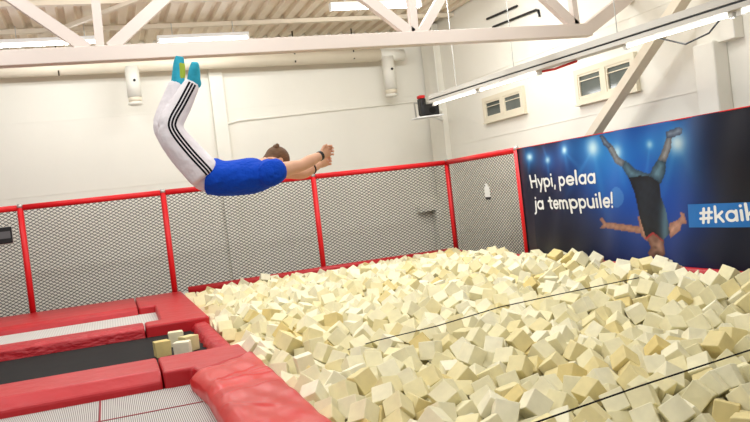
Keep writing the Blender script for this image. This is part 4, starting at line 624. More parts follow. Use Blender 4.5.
# ------------------------------------------------------------------ printed banner
BY0, BY1, BZ0, BZ1 = -2.46, -7.7, -.12, 1.51
def bulge(y, z):
    e = min(1, (BY0-y)/.3)*1.0
    return -.012 - .04*e - e*(.012*math.sin(y*5.1+z*1.3) + .010*math.sin(z*6-y*2.2) + .008*math.sin(y*11+z*4))
bn = thing('banner', (0, BY0, BZ0), 'wide dark blue printed banner with white lettering on the right fence', 'banner')
P2 = lambda q: (lambda v: (v.y, v.z))(onx(590+q[0]/3.018, 120+q[1]/3.018, -.05))
def poly(pts): return np.array([P2(q) for q in pts])
# regions of the print: outline, colour
SKIN, SKIN2, TANK, SHORTS, SHOE = (196, 150, 128), (150, 104, 88), (26, 33, 46), (92, 126, 146), (170, 184, 196)
REG = [
 (poly([(110,120),(136,148),(165,160),(180,163),(178,185),(150,183),(120,178),(98,140)]), SHORTS, (40, 66, 88)),
 (poly([(205,118),(227,126),(224,160),(211,192),(194,184),(176,168),(188,142)]), SHORTS, (36, 60, 80)),
 (poly([(52,66),(66,78),(84,108),(108,122),(100,142),(74,130),(56,100),(44,78)]), (160, 162, 166), (84, 88, 98)),
 (poly([(28,48),(36,44),(48,60),(62,80),(52,86),(38,76)]), SHOE, (50, 60, 84)),
 (poly([(234,46),(247,52),(244,85),(227,127),(205,121),(220,88)]), (176, 174, 174), (90, 92, 100)),
 (poly([(231,34),(250,28),(264,21),(278,26),(277,42),(256,50),(233,54)]), SHOE, (60, 70, 92)),
 (poly([(25,300),(34,294),(46,309),(76,310),(112,315),(158,322),(164,344),(126,338),(80,330),(46,326),(24,328),(36,314)]), SKIN, SKIN2),
 (poly([(238,312),(264,302),(276,290),(268,276),(286,282),(298,314),(280,312),(276,332),(242,356),(236,336)]), SKIN, SKIN2),
 (poly([(172,352),(192,340),(222,350),(220,378),(224,404),(206,420),(178,412),(174,400),(184,384)]), (206, 164, 142), (110, 70, 62)),
 (poly([(146,290),(160,292),(182,352),(174,366),(158,350)]), SKIN, SKIN2),
 (poly([(118,174),(150,168),(180,170),(206,188),(212,232),(228,280),(240,342),(216,364),(192,340),(172,358),(152,290),(136,222)]), TANK, (14, 18, 28)),
]
def inside(P, py, pz):
    c = np.zeros(py.shape, bool); n = len(P)
    for i in range(n):
        y1, z1 = P[i]; y2, z2 = P[(i+1) % n]
        if z1 == z2: continue
        c ^= ((z1 > pz) != (z2 > pz)) & (py < (y2-y1)*(pz-z1)/(z2-z1)+y1)
    return c
def edged(P, py, pz):
    d = np.full(py.shape, 9.0); n = len(P)
    for i in range(n):
        a = P[i]; bb = P[(i+1) % n]; v = bb-a; t = np.clip(((py-a[0])*v[0]+(pz-a[1])*v[1])/(v@v), 0, 1)
        d = np.minimum(d, np.hypot(py-a[0]-t*v[0], pz-a[1]-t*v[1]))
    return d
ny, nz = 420, 140
gy = np.linspace(BY0, BY1, ny); gz = np.linspace(BZ0, BZ1, nz)
GY, GZ = np.meshgrid(gy, gz, indexing='ij')
def px(x, y): v = onx(x, y, -.05); return v.y, v.z
rgb = np.zeros((ny, nz, 3)); rgb[:] = (14, 18, 44)
def add(cy, cz, sy, sz, c, p=1):
    g = np.exp(-(((GY-cy)/sy)**2+((GZ-cz)/sz)**2))[..., None]*p
    rgb[:] = rgb*(1-np.clip(g, 0, 1)) + np.array(c)*np.clip(g, 0, 1)
def blend(w, c):
    w = np.clip(w, 0, 1)[..., None]; rgb[:] = rgb*(1-w) + np.array(c)*w
cy, cz = px(640, 180)
add(cy, cz+.1, 1.25, 1.0, (8, 70, 172), .98)
cy, cz = px(612, 165); add(cy, cz, .6, .5, (22, 112, 204), .7)
cy, cz = px(690, 175); add(cy, cz, .5, .7, (20, 92, 192), .6)
cy, cz = px(665, 225); add(cy, cz, .8, .45, (14, 70, 170), .6)
cy, cz = px(555, 165); add(cy, cz, .5, .25, (20, 50, 130), .55)
# beams of the stage lights
def beam(a, bpt, w, c, p):
    y1, z1 = px(*a); y2, z2 = px(*bpt); vy, vz = y2-y1, z2-z1; LL = vy*vy+vz*vz
    t = ((GY-y1)*vy+(GZ-z1)*vz)/LL; d = np.abs((GY-y1)*vz-(GZ-z1)*vy)/math.sqrt(LL)
    g = np.exp(-(d/(w*(.25+np.clip(t, 0, 1))))**2)*np.clip(1-t, 0, 1)*(t > 0)*p
    blend(g, c)
for q in (((592,148),(612,240),.10), ((592,148),(560,210),.06), ((676,143),(705,190),.09), ((676,143),(650,230),.08), ((617,152),(630,200),.07), ((650,144),(640,210),.05), ((530,157),(528,185),.05), ((548,160),(550,185),.04), ((565,150),(572,180),.05), ((565,150),(585,175),.04), ((617,152),(600,128),.04), ((548,160),(540,140),.04)):
    beam(q[0], q[1], q[2], (80, 156, 222), .45)
for x, y, s, p in ((592,148,.17,1), (617,152,.13,.85), (650,144.5,.07,.9), (677,143,.18,1), (530,157,.08,.95), (548,160,.07,.75), (565,150,.08,.95)):
    cy, cz = px(x, y); add(cy, cz, s*2.4, s*1.9, (40, 140, 215), .7*p); add(cy, cz, s*.75, s*.6, (214, 240, 250), p)
cy, cz = px(618, 197); blend((np.hypot((GY-cy)*.85, GZ-cz) < .115)*.42, (110, 160, 215))
cy, cz = px(685, 238); add(cy, cz, .55, .35, (12, 72, 176), .7)
cy, cz = px(736, 150); add(cy, cz, .55, 1.2, (12, 14, 26), .85)
cy, cz = px(750, 130); add(cy-.6, cz, .9, 1.6, (12, 12, 22), .95)
cy, cz = px(740, 255); add(cy, cz, .9, .35, (8, 14, 36), .8)
cy, cz = px(560, 250); add(cy, cz, .8, .4, (14, 14, 30), .85)
rng = np.random.default_rng(3)
for Pg, c1, c2 in REG:
    m_ = inside(Pg, GY, GZ); d = edged(Pg, GY, GZ)
    w = np.clip(d/.07, 0, 1)[..., None]
    sh = .5+.2*np.sin(GY*61+GZ*27+np.sin(GZ*31)*1.7)+.2*np.sin(GZ*47-GY*29)+.1*rng.standard_normal(GY.shape)
    colr = np.array(c2)*(1-w) + np.array(c1)*w
    colr = colr*(.88+.2*sh[..., None])
    rgb[m_] = colr[m_]
# cool rim light on the vest, red neck trim
cy, cz = px(655, 195); tank = inside(REG[-1][0], GY, GZ)
hl = np.exp(-((GY-(cy-.16)+(GZ-cz)*.18)/.07)**2)*tank*.75; blend(hl, (96, 134, 156))
for a, bpt in (((170,358),(192,341)), ((192,341),(216,364))):
    a = P2(a); bpt = P2(bpt); vy, vz = bpt[0]-a[0], bpt[1]-a[1]; t = np.clip(((GY-a[0])*vy+(GZ-a[1])*vz)/(vy*vy+vz*vz), 0, 1)
    blend((np.hypot(GY-a[0]-t*vy, GZ-a[1]-t*vz) < .009)*1.0, (180, 50, 60))
# beard shade, brow shade on the upside-down head
for q, s, c in (((198,362), .05, (90, 60, 52)), ((200,404), .05, (60, 40, 36)), ((196,385), .02, (80, 50, 44))):
    cy, cz = P2(q); add(cy, cz, s*1.6, s, c, .75)
vs = []; fs = []
for i in range(ny):
    for j in range(nz): vs.append((bulge(gy[i], gz[j]), gy[i], gz[j]))
for i in range(ny-1):
    for j in range(nz-1): fs.append((i*nz+j, i*nz+j+1, (i+1)*nz+j+1, (i+1)*nz+j))
me = bpy.data.meshes.new('printed_sheet'); me.from_pydata(vs, [], fs)
ca = me.color_attributes.new('print', 'FLOAT_COLOR', 'POINT')
lc = np.clip(rgb/255, 0, 1); lc = np.where(lc <= .04045, lc/12.92, ((lc+.055)/1.055)**2.4)
arr = np.ones((ny*nz, 4), np.float32); arr[:, :3] = lc.reshape(-1, 3); ca.data.foreach_set('color', arr.ravel())
for p in me.polygons: p.use_smooth = True
M_ban = bpy.data.materials.new('banner_print'); M_ban.use_nodes = True
nt = M_ban.node_tree; b = nt.nodes['Principled BSDF']; b.inputs['Roughness'].default_value = .42; b.inputs['Specular IOR Level'].default_value = .35
cn = nt.nodes.new('ShaderNodeVertexColor'); cn.layer_name = 'print'; nt.links.new(cn.outputs[0], b.inputs['Base Color'])
me.materials.append(M_ban)
so = bpy.data.objects.new('printed_sheet', me); COL.objects.link(so); so.parent = bn; so.matrix_parent_inverse = Matrix.Translation(-bn.location)
# lettering drawn with rounded strokes
def arc(cx, cy, r, a0, a1, n=18):
    return [(cx+r*math.cos(math.radians(a0+(a1-a0)*k/n)), cy+r*math.sin(math.radians(a0+(a1-a0)*k/n))) for k in range(n+1)]
GL = {
 'a': (1.14, [arc(.5, .5, .39, 0, 360), [(.89, .1), (.89, .9)]]),
 'p': (1.12, [arc(.5, .5, .39, 0, 360), [(.11, -.38), (.11, .9)]]),
 'e': (1.08, [[(.13, .5), (.88, .5)] , arc(.5, .5, .39, 0, 318)]),
 'l': (.40, [[(.13, .1), (.13, 1.38)]]),
 'i': (.40, [[(.13, .1), (.13, .88)], [(.13, 1.24), (.13, 1.27)]]),
 'j': (.46, [[(.24, .88), (.24, -.2)]+arc(.04, -.2, .2, 0, -80, 6), [(.24, 1.24), (.24, 1.27)]]),
 'H': (1.28, [[(.12, .1), (.12, 1.35)], [(.98, .1), (.98, 1.35)], [(.12, .74), (.98, .74)]]),
 'y': (.98, [[(.08, .9), (.45, .12)], [(.82, .9), (.28, -.38)]]),
 ',': (.42, [[(.2, .12), (.1, -.2)]]),
 ' ': (.56, []),
 't': (.70, [[(.3, 1.2), (.3, .3)]+arc(.48, .3, .18, 180, 270, 6), [(.06, .87), (.56, .87)]]),
 'm': (1.40, [[(.11, .1), (.11, .9)], arc(.36, .62, .25, 180, 0, 10)+[(.61, .1)], arc(.86, .62, .25, 180, 0, 10)+[(1.11, .1)]]),
 'u': (1.04, [[(.11, .9), (.11, .43)]+arc(.45, .43, .34, 180, 360, 12)+[(.79, .9)], [(.79, .1), (.79, .5)]]),
 '!': (.36, [[(.14, 1.35), (.14, .48)], [(.14, .1), (.14, .12)]]),
 '#': (1.30, [[(.32, .1), (.45, 1.3)], [(.76, .1), (.89, 1.3)], [(.12, .46), (1.06, .46)], [(.16, .94), (1.1, .94)]]),
 'k': (.98, [[(.12, .1), (.12, 1.38)], [(.16, .44), (.72, .9)], [(.36, .6), (.78, .1)]]),
}
def lettering(text, pa, pb, cap, w=.115):
    A_ = onx(*pa, -.065); B_ = onx(*pb, -.065)
    tot = sum(GL[c][0] for c in text)-.16
    bm = bmesh.new(); pen = 0
    def put(x, yv):
        s_ = x/tot; y = A_.y+(B_.y-A_.y)*s_; z = A_.z+(B_.z-A_.z)*s_+yv*cap/1.45
        return bm.verts.new((bulge(y, z)-.005, y, z))
    for c in text:
        adv, lines = GL[c]
        for ln in lines:
            ln = [(pen+x_, y_) for x_, y_ in ln]
            fine = []
            for a_, b_ in zip(ln, ln[1:]):
                k_ = max(1, int(math.hypot(b_[0]-a_[0], b_[1]-a_[1])/.3))
                fine += [(a_[0]+(b_[0]-a_[0])*q/k_, a_[1]+(b_[1]-a_[1])*q/k_) for q in range(k_)]
            fine.append(ln[-1]); pv = None; nrm = None
            for q in range(len(fine)):
                a_ = fine[max(q-1, 0)]; b_ = fine[min(q+1, len(fine)-1)]
                dx, dy = b_[0]-a_[0], b_[1]-a_[1]; dl = math.hypot(dx, dy) or 1; nrm = (-dy/dl*w, dx/dl*w)
                v = (put(fine[q][0]+nrm[0], fine[q][1]+nrm[1]), put(fine[q][0]-nrm[0], fine[q][1]-nrm[1]))
                if pv: bm.faces.new((pv[0], pv[1], v[1], v[0]))
                pv = v
            for q, sg in ((0, -1), (-1, 1)):
                a_, b_ = (fine[1], fine[0]) if q == 0 else (fine[-2], fine[-1])
                an_ = math.atan2(b_[1]-a_[1], b_[0]-a_[0])
                cap_ = [put(b_[0]+w*math.cos(an_+t_), b_[1]+w*math.sin(an_+t_)) for t_ in [(-90+180*k_/6)*PI/180 for k_ in range(7)]]
                bm.faces.new(cap_)
        pen += adv
    return obj('lettering', bm, M_white_print, bn)
lettering('Hypi, pelaa', (529.6, 188.6), (595.0, 183.6), .185)['label'] = 'white upper line of lettering'
lettering('ja temppuile!', (533.2, 210.0), (613.6, 207.8), .185)['label'] = 'white lower line of lettering'
vs = []; fs = []; nn = 40
for i in range(nn):
    y = -5.78-(7.7-5.78)*i/(nn-1)
    for z in (.425, .545, .655): vs.append((bulge(y, z)-.004, y, z))
for i in range(nn-1):
    for j in range(2): fs.append((i*3+j, i*3+j+1, i*3+4+j, i*3+3+j))
o = meshobj('blue_text_box', vs, fs, M_boxprint, bn)
lettering('#kaik', (699.6, 224.2), (754, 220.6), .165)['label'] = 'white lettering on a lighter blue box'
bm = bmesh.new(); bx(bm, -.05, -.03, BY1, BY0, BZ1-.003, BZ1+.006); obj('top_hem', bm, M_redmetal, bn)
bm = bmesh.new(); bar(bm, (-.01, BY0+.004, BZ0), (-.01, BY0+.004, BZ1), .02, .02); obj('edge_strap', bm, M_rope, bn)
bm = bmesh.new(); tube(bm, [(.02, -2.45, BZ1-.04), (.02, -7.8, BZ1-.04)], .03, 8); obj('top_pole', bm, M_redmetal, bn)

# ------------------------------------------------------------------ trampoline deck
XE, XS = -4.6, -5.28
def pad_strip(name, x0, x1, prof_yz, m, label, extra=None):
    """A long pad: the (y, z) profile swept along x, with soft edges."""
    bm = bmesh.new(); n = len(prof_yz)
    a = [bm.verts.new((x0, y, z)) for y, z in prof_yz]; c = [bm.verts.new((x1, y, z)) for y, z in prof_yz]
    for k in range(n): bm.faces.new((a[k], a[(k+1)%n], c[(k+1)%n], c[k]))
    bm.faces.new(a); bm.faces.new(c[::-1])
    bmesh.ops.recalc_face_normals(bm, faces=bm.faces)
    bmesh.ops.bevel(bm, geom=bm.edges[:], offset=.018, segments=2, affect='EDGES', profile=.5)
    o = obj(name, bm, m)
    return tag(o, label, 'pad')
pad_strip('safety_pad', -10, XS-.006, [(-.05, -.3), (-.05, 0), (-1.36, 0), (-1.47, -.03), (-1.5, -.09), (-1.5, -.3)], M_vinyl, 'long red pad along the foot of the back net, left of the corner pad')
pad_strip('safety_pad', -10, XS-.006, [(-3.10, -.3), (-3.10, 0), (-3.34, 0), (-3.44, -.03), (-3.48, -.3)], M_vside, 'narrow wrinkled red pad between the pale bed and the black bed')
pad_strip('safety_pad', -10, XS-.006, [(-5.52, -.3), (-5.52, 0), (-6.06, 0), (-6.19, -.07), (-6.21, -.3)], M_vinyl, 'red pad between the black bed and the striped near bed')
# corner pad at the end of the far lane
tag(prism('safety_pad', [(XS+.006, -.05), (XE, -.05), (XE, -3.44), (XS+.006, -3.46), (XS+.006, -3.10), (-5.10, -3.08), (-5.07, -1.50), (XS+.006, -1.48)], -.34, 0, M_vinyl, bev=.025),
    'wide red corner pad at the far left end of the foam pit', 'pad')
# low ruffled pad closing the black lane
bm = bmesh.new(); n = 40; prev = None
for i in range(n+1):
    y = -3.44-(5.54-3.44)*i/n; w = .012*math.sin(i*2.4)+.008*math.sin(i*5.1)
    ring = [bm.verts.new(p) for p in ((-4.82, y, -.30), (-4.80+w, y, -.10+w*.6), (-4.76, y, -.055+w), (-4.66, y, -.05-w*.5), (-4.61, y, -.09), (-4.61, y, -.34))]
    if prev:
        for k in range(5): bm.faces.new((prev[k], prev[k+1], ring[k+1], ring[k]))
    prev = ring
tag(obj('safety_pad', bm, M_vside, smooth=True), 'low ruffled red pad closing the end of the black bed at the pit', 'pad')
# near corner pads
tag(prism('safety_pad', [(XS+.006, -5.52), (XE, -5.52), (XE, -6.02), (-5.04, -6.36), (-5.06, -6.20), (XS+.006, -6.20)], -.34, 0, M_vinyl, bev=.025),
    'red corner pad just behind the large creased pad, beside the foam', 'pad')
# large creased pad in the foreground
bm = bmesh.new(); nu, nv = 60, 240; g = []
def creased(u, v):
    y0 = -6.40+.34*u*u*(1 if u > 0 else 0); y = y0-v*3.4
    xl = -5.11+.05*min(1, v*6); x = xl+(XE-xl)*u
    z = .03-.06*max(0, 1-u/.2)**2-.03*max(0, 1-v/.03)**2-.012*max(0, (u-.95)/.05)**2
    def crease(ax, ay, bx_, by_, w, h):
        vx, vy = bx_-ax, by_-ay; t = max(0, min(1, ((x-ax)*vx+(y-ay)*vy)/(vx*vx+vy*vy)))
        d = math.hypot(x-ax-t*vx, y-ay-t*vy); return h*math.exp(-(d/w)**2)*(1-.5*t)
    z += crease(-4.98, -6.5, -4.66, -6.42, .014, .007)+crease(-4.98, -6.95, -4.68, -6.72, .014, .014)+crease(-4.96, -7.0, -4.62, -7.0, .013, .010)
    z += crease(-4.74, -6.86, -4.62, -6.84, .010, .008)+crease(-4.74, -6.93, -4.62, -6.92, .010, .007)
    z += crease(-5.0, -7.4, -4.64, -7.28, .014, .007)-crease(-5.0, -7.2, -4.7, -7.1, .04, .008)+crease(-5.02, -7.6, -4.75, -7.9, .02, .007)
    z += .004*math.sin(x*31+y*9)+.004*math.sin(y*17-x*8)
    return x, y, z
for j in range(nv+1):
    row = []
    for i in range(nu+1): row.append(bm.verts.new(creased(i/nu, j/nv)))
    g.append(row)
for j in range(nv):
    for i in range(nu): bm.faces.new((g[j][i], g[j][i+1], g[j+1][i+1], g[j+1][i]))
border = [g[0][i] for i in range(nu+1)]+[g[j][nu] for j in range(1, nv+1)]+[g[nv][i] for i in range(nu-1, -1, -1)]+[g[j][0] for j in range(nv-1, 0, -1)]
low = [bm.verts.new((v.co.x+(.03 if v.co.x < -4.95 else 0), v.co.y, -.34)) for v in border]
for k in range(len(border)): bm.faces.new((border[k], border[(k+1)%len(border)], low[(k+1)%len(border)], low[k]))
tag(obj('safety_pad', bm, M_vinyl2, smooth=True), 'large glossy creased red pad at the bottom, nearest along the pit edge', 'pad')
# beds
tag(box('trampoline_bed', (-10, -5.03, -3.12, -1.46, -.115, -.095), M_bedfar), 'pale grey trampoline bed of the far lane by the net', 'trampoline')
tag(box('trampoline_bed', (-10, -4.80, -5.54, -3.46, -.145, -.125), M_bedblack), 'black trampoline bed holding four loose foam cubes', 'trampoline')
tb = thing('trampoline_bed', (-7.5, -8, -.14), 'grey striped trampoline bed at the bottom left with red stitching', 'trampoline')
box('webbing', (-10, -5.05, -10, -6.19, -.145, -.125), M_bedgrey, tb)
box('seam', (-10, -5.07, -6.835, -6.82, -.1249, -.121), M_seam, tb)
box('seam', (-5.735, -5.722, -10, -6.2, -.1249, -.122), M_seam, tb)
box('seam', (-10, -5.03, -2.5, -2.48, -.0949, -.092), M_seam, None) if False else None
# steel deck under the beds
tag(box('support_platform', (-10, -4.62, -10, 0, -1.0, -.345), M_black), 'black platform carrying the red pads and trampoline beds', 'platform')

# ------------------------------------------------------------------ foam pit
def pitprof(x, y):
    t = min(max(-y/8.5, 0), 1); return .08-.07*t-.27*t*t
tag(box('pit_liner', (-4.61, .1, -10, 0.0, -1.0, -.95), M_pitfloor), kind='structure')
S = .138
def cube_mesh(k):
    bm = bmesh.new(); bmesh.ops.create_cube(bm, size=S)
    rr = random.Random(k)
    for v in bm.verts: v.co += Vector([rr.uniform(-.005, .005) for _ in range(3)])
    bmesh.ops.bevel(bm, geom=bm.edges[:], offset=.006, segments=2, affect='EDGES', profile=.5)
    me = bpy.data.meshes.new('foam_cube'); bm.to_mesh(me); bm.free(); me.materials.append(M_foam)
    return me
CM = [cube_mesh(k) for k in range(8)]
raw = np.array(FOAM, float).reshape(-1, 6)
def pose(row):
    loc = Vector(row[:3]/1000.0); q = row[3:]/1000.0
    w = math.sqrt(max(0, 1-float(q@q))); return loc, Quaternion((w, *q))
rest = bmesh.new()
for i, row in enumerate(raw):
    loc, q = pose(row)
    if i < NIND:
        o = bpy.data.objects.new('foam_cube', CM[i % 8]); COL.objects.link(o)
        o.rotation_mode = 'QUATERNION'; o.location = loc; o.rotation_quaternion = q
        tag(o, 'cream foam cube lying among the others in the foam pit', 'foam cube', 'foam cubes in the pit')
    else:
        nv0 = len(rest.verts)
        rest.from_mesh(CM[i % 8]); rest.verts.ensure_lookup_table()
        T = Matrix.Translation(loc) @ q.to_matrix().to_4x4()
        for v in rest.verts[nv0:]: v.co = T @ v.co
me = bpy.data.meshes.new('foam_cubes'); rest.to_mesh(me); rest.free(); me.materials.append(M_foam)
o = bpy.data.objects.new('foam_cube_fill', me); COL.objects.link(o)
tag(o, 'the mass of smaller-looking cream foam cubes filling the pit', 'foam cubes', kind='stuff')
# loose cubes on the black bed
for px_, py_, rz, lb in ((163.5, 357, .12, 'cream foam cube on the black bed, leftmost of four'),
                       (177.5, 346.5, -.05, 'cream foam cube on the black bed, standing at the back of the four'),
                       (184.5, 358, -.30, 'cream foam cube on the black bed, frontmost of four, half hidden by the pad'),
                       (190.5, 351.5, .45, 'cream foam cube on the black bed, rightmost of four')):
    q = onz(px_, py_, -.125)
    o = bpy.data.objects.new('foam_cube', CM[2]); COL.objects.link(o); o.location = (q.x, q.y+S*.45, -.125+S/2+.002); o.rotation_euler = (0, 0, rz)
    tag(o, lb, 'foam cube', 'loose foam cubes on the black bed')
# two thin ropes stretched across the pit
bm = bmesh.new(); tube(bm, [onz(x_, y_, z_) for x_, y_, z_ in ((340, 352, -.17), (377, 340.5, -.06), (437, 326, .02), (500, 307, .05), (560, 294, .07), (618, 282, .09))] + [onz(640, 277.5, .05)], .0045, 6)
tag(obj('rope', bm, M_rope, smooth=True), 'thin black rope lying across the middle of the foam', 'rope')
bm = bmesh.new(); tube(bm, [onz(470, 445, -.14), onz(540, 421, -.12), onz(640, 386, -.10), onz(750, 350, -.07), onz(790, 336, -.06)], .005, 6)
tag(obj('rope', bm, M_rope, smooth=True), 'thin black rope stretched over the nearest foam at the bottom right', 'rope')

# ------------------------------------------------------------------ jumping person
def lofted(bm, pts, radii, n=16, asp=None):
    """Tapering closed limb; radii may be (side, up) pairs with `asp` the up direction."""
    pts = [Vector(p) for p in pts]; rings = []
    up = Vector(asp) if asp is not None else Vector((0, 0, 1))
    for i, p in enumerate(pts):
        d = (pts[min(i+1, len(pts)-1)] - pts[max(i-1, 0)])
        s, t = frame_of(d, up); rr = radii[i]
        ra, rb = rr if isinstance(rr, tuple) else (rr, rr)
        rings.append([bm.verts.new(p + s*math.cos(2*PI*k/n)*ra + t*math.sin(2*PI*k/n)*rb) for k in range(n)])
    for a, b in zip(rings, rings[1:]):
        for k in range(n): bm.faces.new((a[k], a[(k+1)%n], b[(k+1)%n], b[k]))
    for rg, sgn in ((rings[0], 1), (rings[-1], -1)):
        c = bm.verts.new(sum((v.co for v in rg), Vector())/n)
        for k in range(n):
            bm.faces.new((rg[(k+1)%n], rg[k], c) if sgn > 0 else (rg[k], rg[(k+1)%n], c))
def ball(bm, c, rx, ry, rz, axes=None):
    T = Matrix.Translation(c)
    if axes: T = T @ Matrix(axes).transposed().to_4x4()
    T = T @ Matrix.Diagonal((rx, ry, rz, 1))
    bmesh.ops.create_uvsphere(bm, u_segments=20, v_segments=12, radius=1, matrix=T)
def dense(pts, radii, k=6):
    """Catmull-Rom refinement of a limb's joints and radii."""
    P = [Vector(p) for p in pts]; out = []; ro = []
    rad = [r if isinstance(r, tuple) else (r, r) for r in radii]
    for i in range(len(P)-1):
        p0 = P[max(i-1, 0)]; p1 = P[i]; p2 = P[i+1]; p3 = P[min(i+2, len(P)-1)]
        for j in range(k):
            t = j/k
            out.append(.5*((2*p1)+(p2-p0)*t+(2*p0-5*p1+4*p2-p3)*t*t+(-p0+3*p1-3*p2+p3)*t**3))
            ro.append(tuple(rad[i][c]*(1-t)+rad[i+1][c]*t for c in (0, 1)))
    out.append(P[-1]); ro.append(rad[-1]); return out, ro
def fused(name, bm, m, parent, voxel=.011, smooth=6):
    """Union of overlapping limbs as one continuous skin."""
    bmesh.ops.recalc_face_normals(bm, faces=bm.faces)
    me = bpy.data.meshes.new(name); bm.to_mesh(me); bm.free()
    o = bpy.data.objects.new(name, me); COL.objects.link(o)
    r = o.modifiers.new('r', 'REMESH'); r.mode = 'VOXEL'; r.voxel_size = voxel; r.use_smooth_shade = True
    if smooth:
        s = o.modifiers.new('s', 'SMOOTH'); s.iterations = smooth; s.factor = .5
    bpy.context.view_layer.update()
    m2 = bpy.data.meshes.new_from_object(o.evaluated_get(bpy.context.evaluated_depsgraph_get()))
    o.modifiers.clear(); o.data = m2; bpy.data.meshes.remove(me); m2.name = name
    m2.materials.clear(); m2.materials.append(m)
    for p in m2.polygons: p.use_smooth = True
    if parent: o.parent = parent
    return o
J = dict(
    pelvis=at(204, 173, 5.25), waist=at(214, 176, 5.24), chest=at(250, 176, 5.28), neck=at(270, 166, 5.34), head=at(277.2, 162.0, 5.42),
    hipN=at(204, 173, 5.16), hipF=at(202, 172, 5.34), kneeN=at(168, 128.5, 5.12), kneeF=at(164, 128, 5.32),
    ankN=at(192.5, 83, 5.22), ankF=at(177, 83, 5.36), toeN=at(195, 64, 5.18), toeF=at(179.5, 58, 5.34),
    shN=at(275, 172, 5.16), shF=at(274, 170, 5.50), elN=at(301, 165.5, 5.36), elF=at(302, 173.5, 5.66), wrN=at(321, 155.5, 5.52), wrF=at(319, 164.5, 5.80))
UPB = (UP + RT*.12).normalized()     # the person's back faces up
# one continuous body: torso, neck, head with face, arms, hands, legs and feet
body = bmesh.new()
p_, r_ = dense([J['pelvis'], J['waist'], J['chest'], J['neck']], [(.15, .10), (.135, .095), (.16, .105), (.07, .07)]); lofted(body, p_, r_, 20, UPB)
p_, r_ = dense([J['neck'], (J['neck']+J['head'])/2, J['head']], [.062, .058, .06]); lofted(body, p_, r_, 16)
for a in ('N', 'F'):
    p_, r_ = dense([J['hip'+a], J['knee'+a], J['ank'+a]], [.085, .058, .04]); lofted(body, p_, r_, 16)
    sh, el, wr = J['sh'+a], J['el'+a], J['wr'+a]
    p_, r_ = dense([J['chest']*.35+sh*.65, sh, sh*.5+el*.5, el, el*.55+wr*.45, wr], [.075, .062, .050, .041, .043, .027]); lofted(body, p_, r_, 16)
# head: skull, jaw, nose, ears, looking along the flight direction
fdir = (J['wrN']-J['neck']).normalized(); fdir = (fdir*.75 - UPB*.65).normalized()
hup = (UPB - fdir*UPB.dot(fdir)); hup = (hup*.8 + (J['head']-J['neck']).normalized()*.35); hup = (hup - fdir*hup.dot(fdir)).normalized()
hs = fdir.cross(hup).normalized(); hc = J['head']
def hp(s, f, u): return hc + hs*s + fdir*f + hup*u
AX = (hs, fdir, hup)
ball(body, hp(0, 0, .012), .068, .086, .086, AX); ball(body, hp(0, .03, -.055), .052, .058, .06, AX)
ball(body, hp(0, .098, -.02), .013, .018, .022, AX)
for s in (-1, 1): ball(body, hp(s*.070, -.01, -.015), .010, .022, .032, AX)
ball(body, hp(0, .085, -.068), .022, .012, .008, AX)
# hands
def hand(wr, el, thumb_dir):
    d = (wr-el).normalized(); n = thumb_dir - d*thumb_dir.dot(d); n.normalize(); w = d.cross(n).normalized()
    # d along the hand, n towards the thumb side, w through the palm
    lofted(body, [wr-d*.01, wr+d*.03, wr+d*.075, wr+d*.088], [(.027, .021), (.037, .018), (.042, .017), (.038, .013)], 14, w)
    for k, ln in enumerate((.068, .077, .072, .056)):
        b0 = wr + d*.078 + n*(.033-.022*k); q1 = b0 + d*ln*.34 + w*.008; q2 = q1 + d*ln*.02 + w*ln*.36; q3 = q2 - d*ln*.26 + w*ln*.14
        lofted(body, [b0-d*.02, b0, q1, q2, q3], [.008, .0085, .0082, .0078, .0065], 8)
    t0 = wr + d*.022 + n*.026; t1 = t0 + d*.028 + n*.024 + w*.008; t2 = t1 + d*.026 + n*.002 + w*.012
    lofted(body, [t0-n*.012, t0, t1, t2], [.012, .0125, .0105, .008], 8)
hand(J['wrN'], J['elN']*.6+J['wrN']*.4-UP*.012, UP)
hand(J['wrF'], J['elF'], UP)
per = fused('person', body, M_skin, None, .005, 3)
tag(per, 'person in blue t-shirt and white striped tracksuit trousers flying face down over the pit', 'person')
# eyes and brows
bm = bmesh.new()
for s in (-1, 1): ball(bm, hp(s*.03, .086, .0), .012, .008, .008, AX)
obj('eyes', bm, M_white, per, smooth=True)
# shirt
sb = bmesh.new()
hem = J['waist'] - (J['chest']-J['waist']).normalized()*.02
p_, r_ = dense([hem, at(225, 178.5, 5.24), J['chest']+UPB*.0, at(262, 172.5, 5.32), at(268, 167, 5.34)], [(.168, .128), (.160, .118), (.185, .124), (.185, .110), (.08, .07)]); lofted(sb, p_, r_, 24, UPB)
for a in ('N', 'F'):
    sh, el = J['sh'+a], J['el'+a]
    c0 = J['chest']*.3+J['sh'+a]*.7
    e_ = sh + (el-sh)*.13 + UPB*.012
    lofted(sb, dense([c0, sh-(el-sh)*.1, e_], [(.09, .10), (.080, .088), (.074, .080)])[0], dense([c0, sh, e_], [(.09, .10), (.080, .088), (.074, .080)])[1], 18, UPB)
shirt = fused('t_shirt', sb, M_shirt, per, .010, 5); shirt['label'] = 'blue t-shirt'
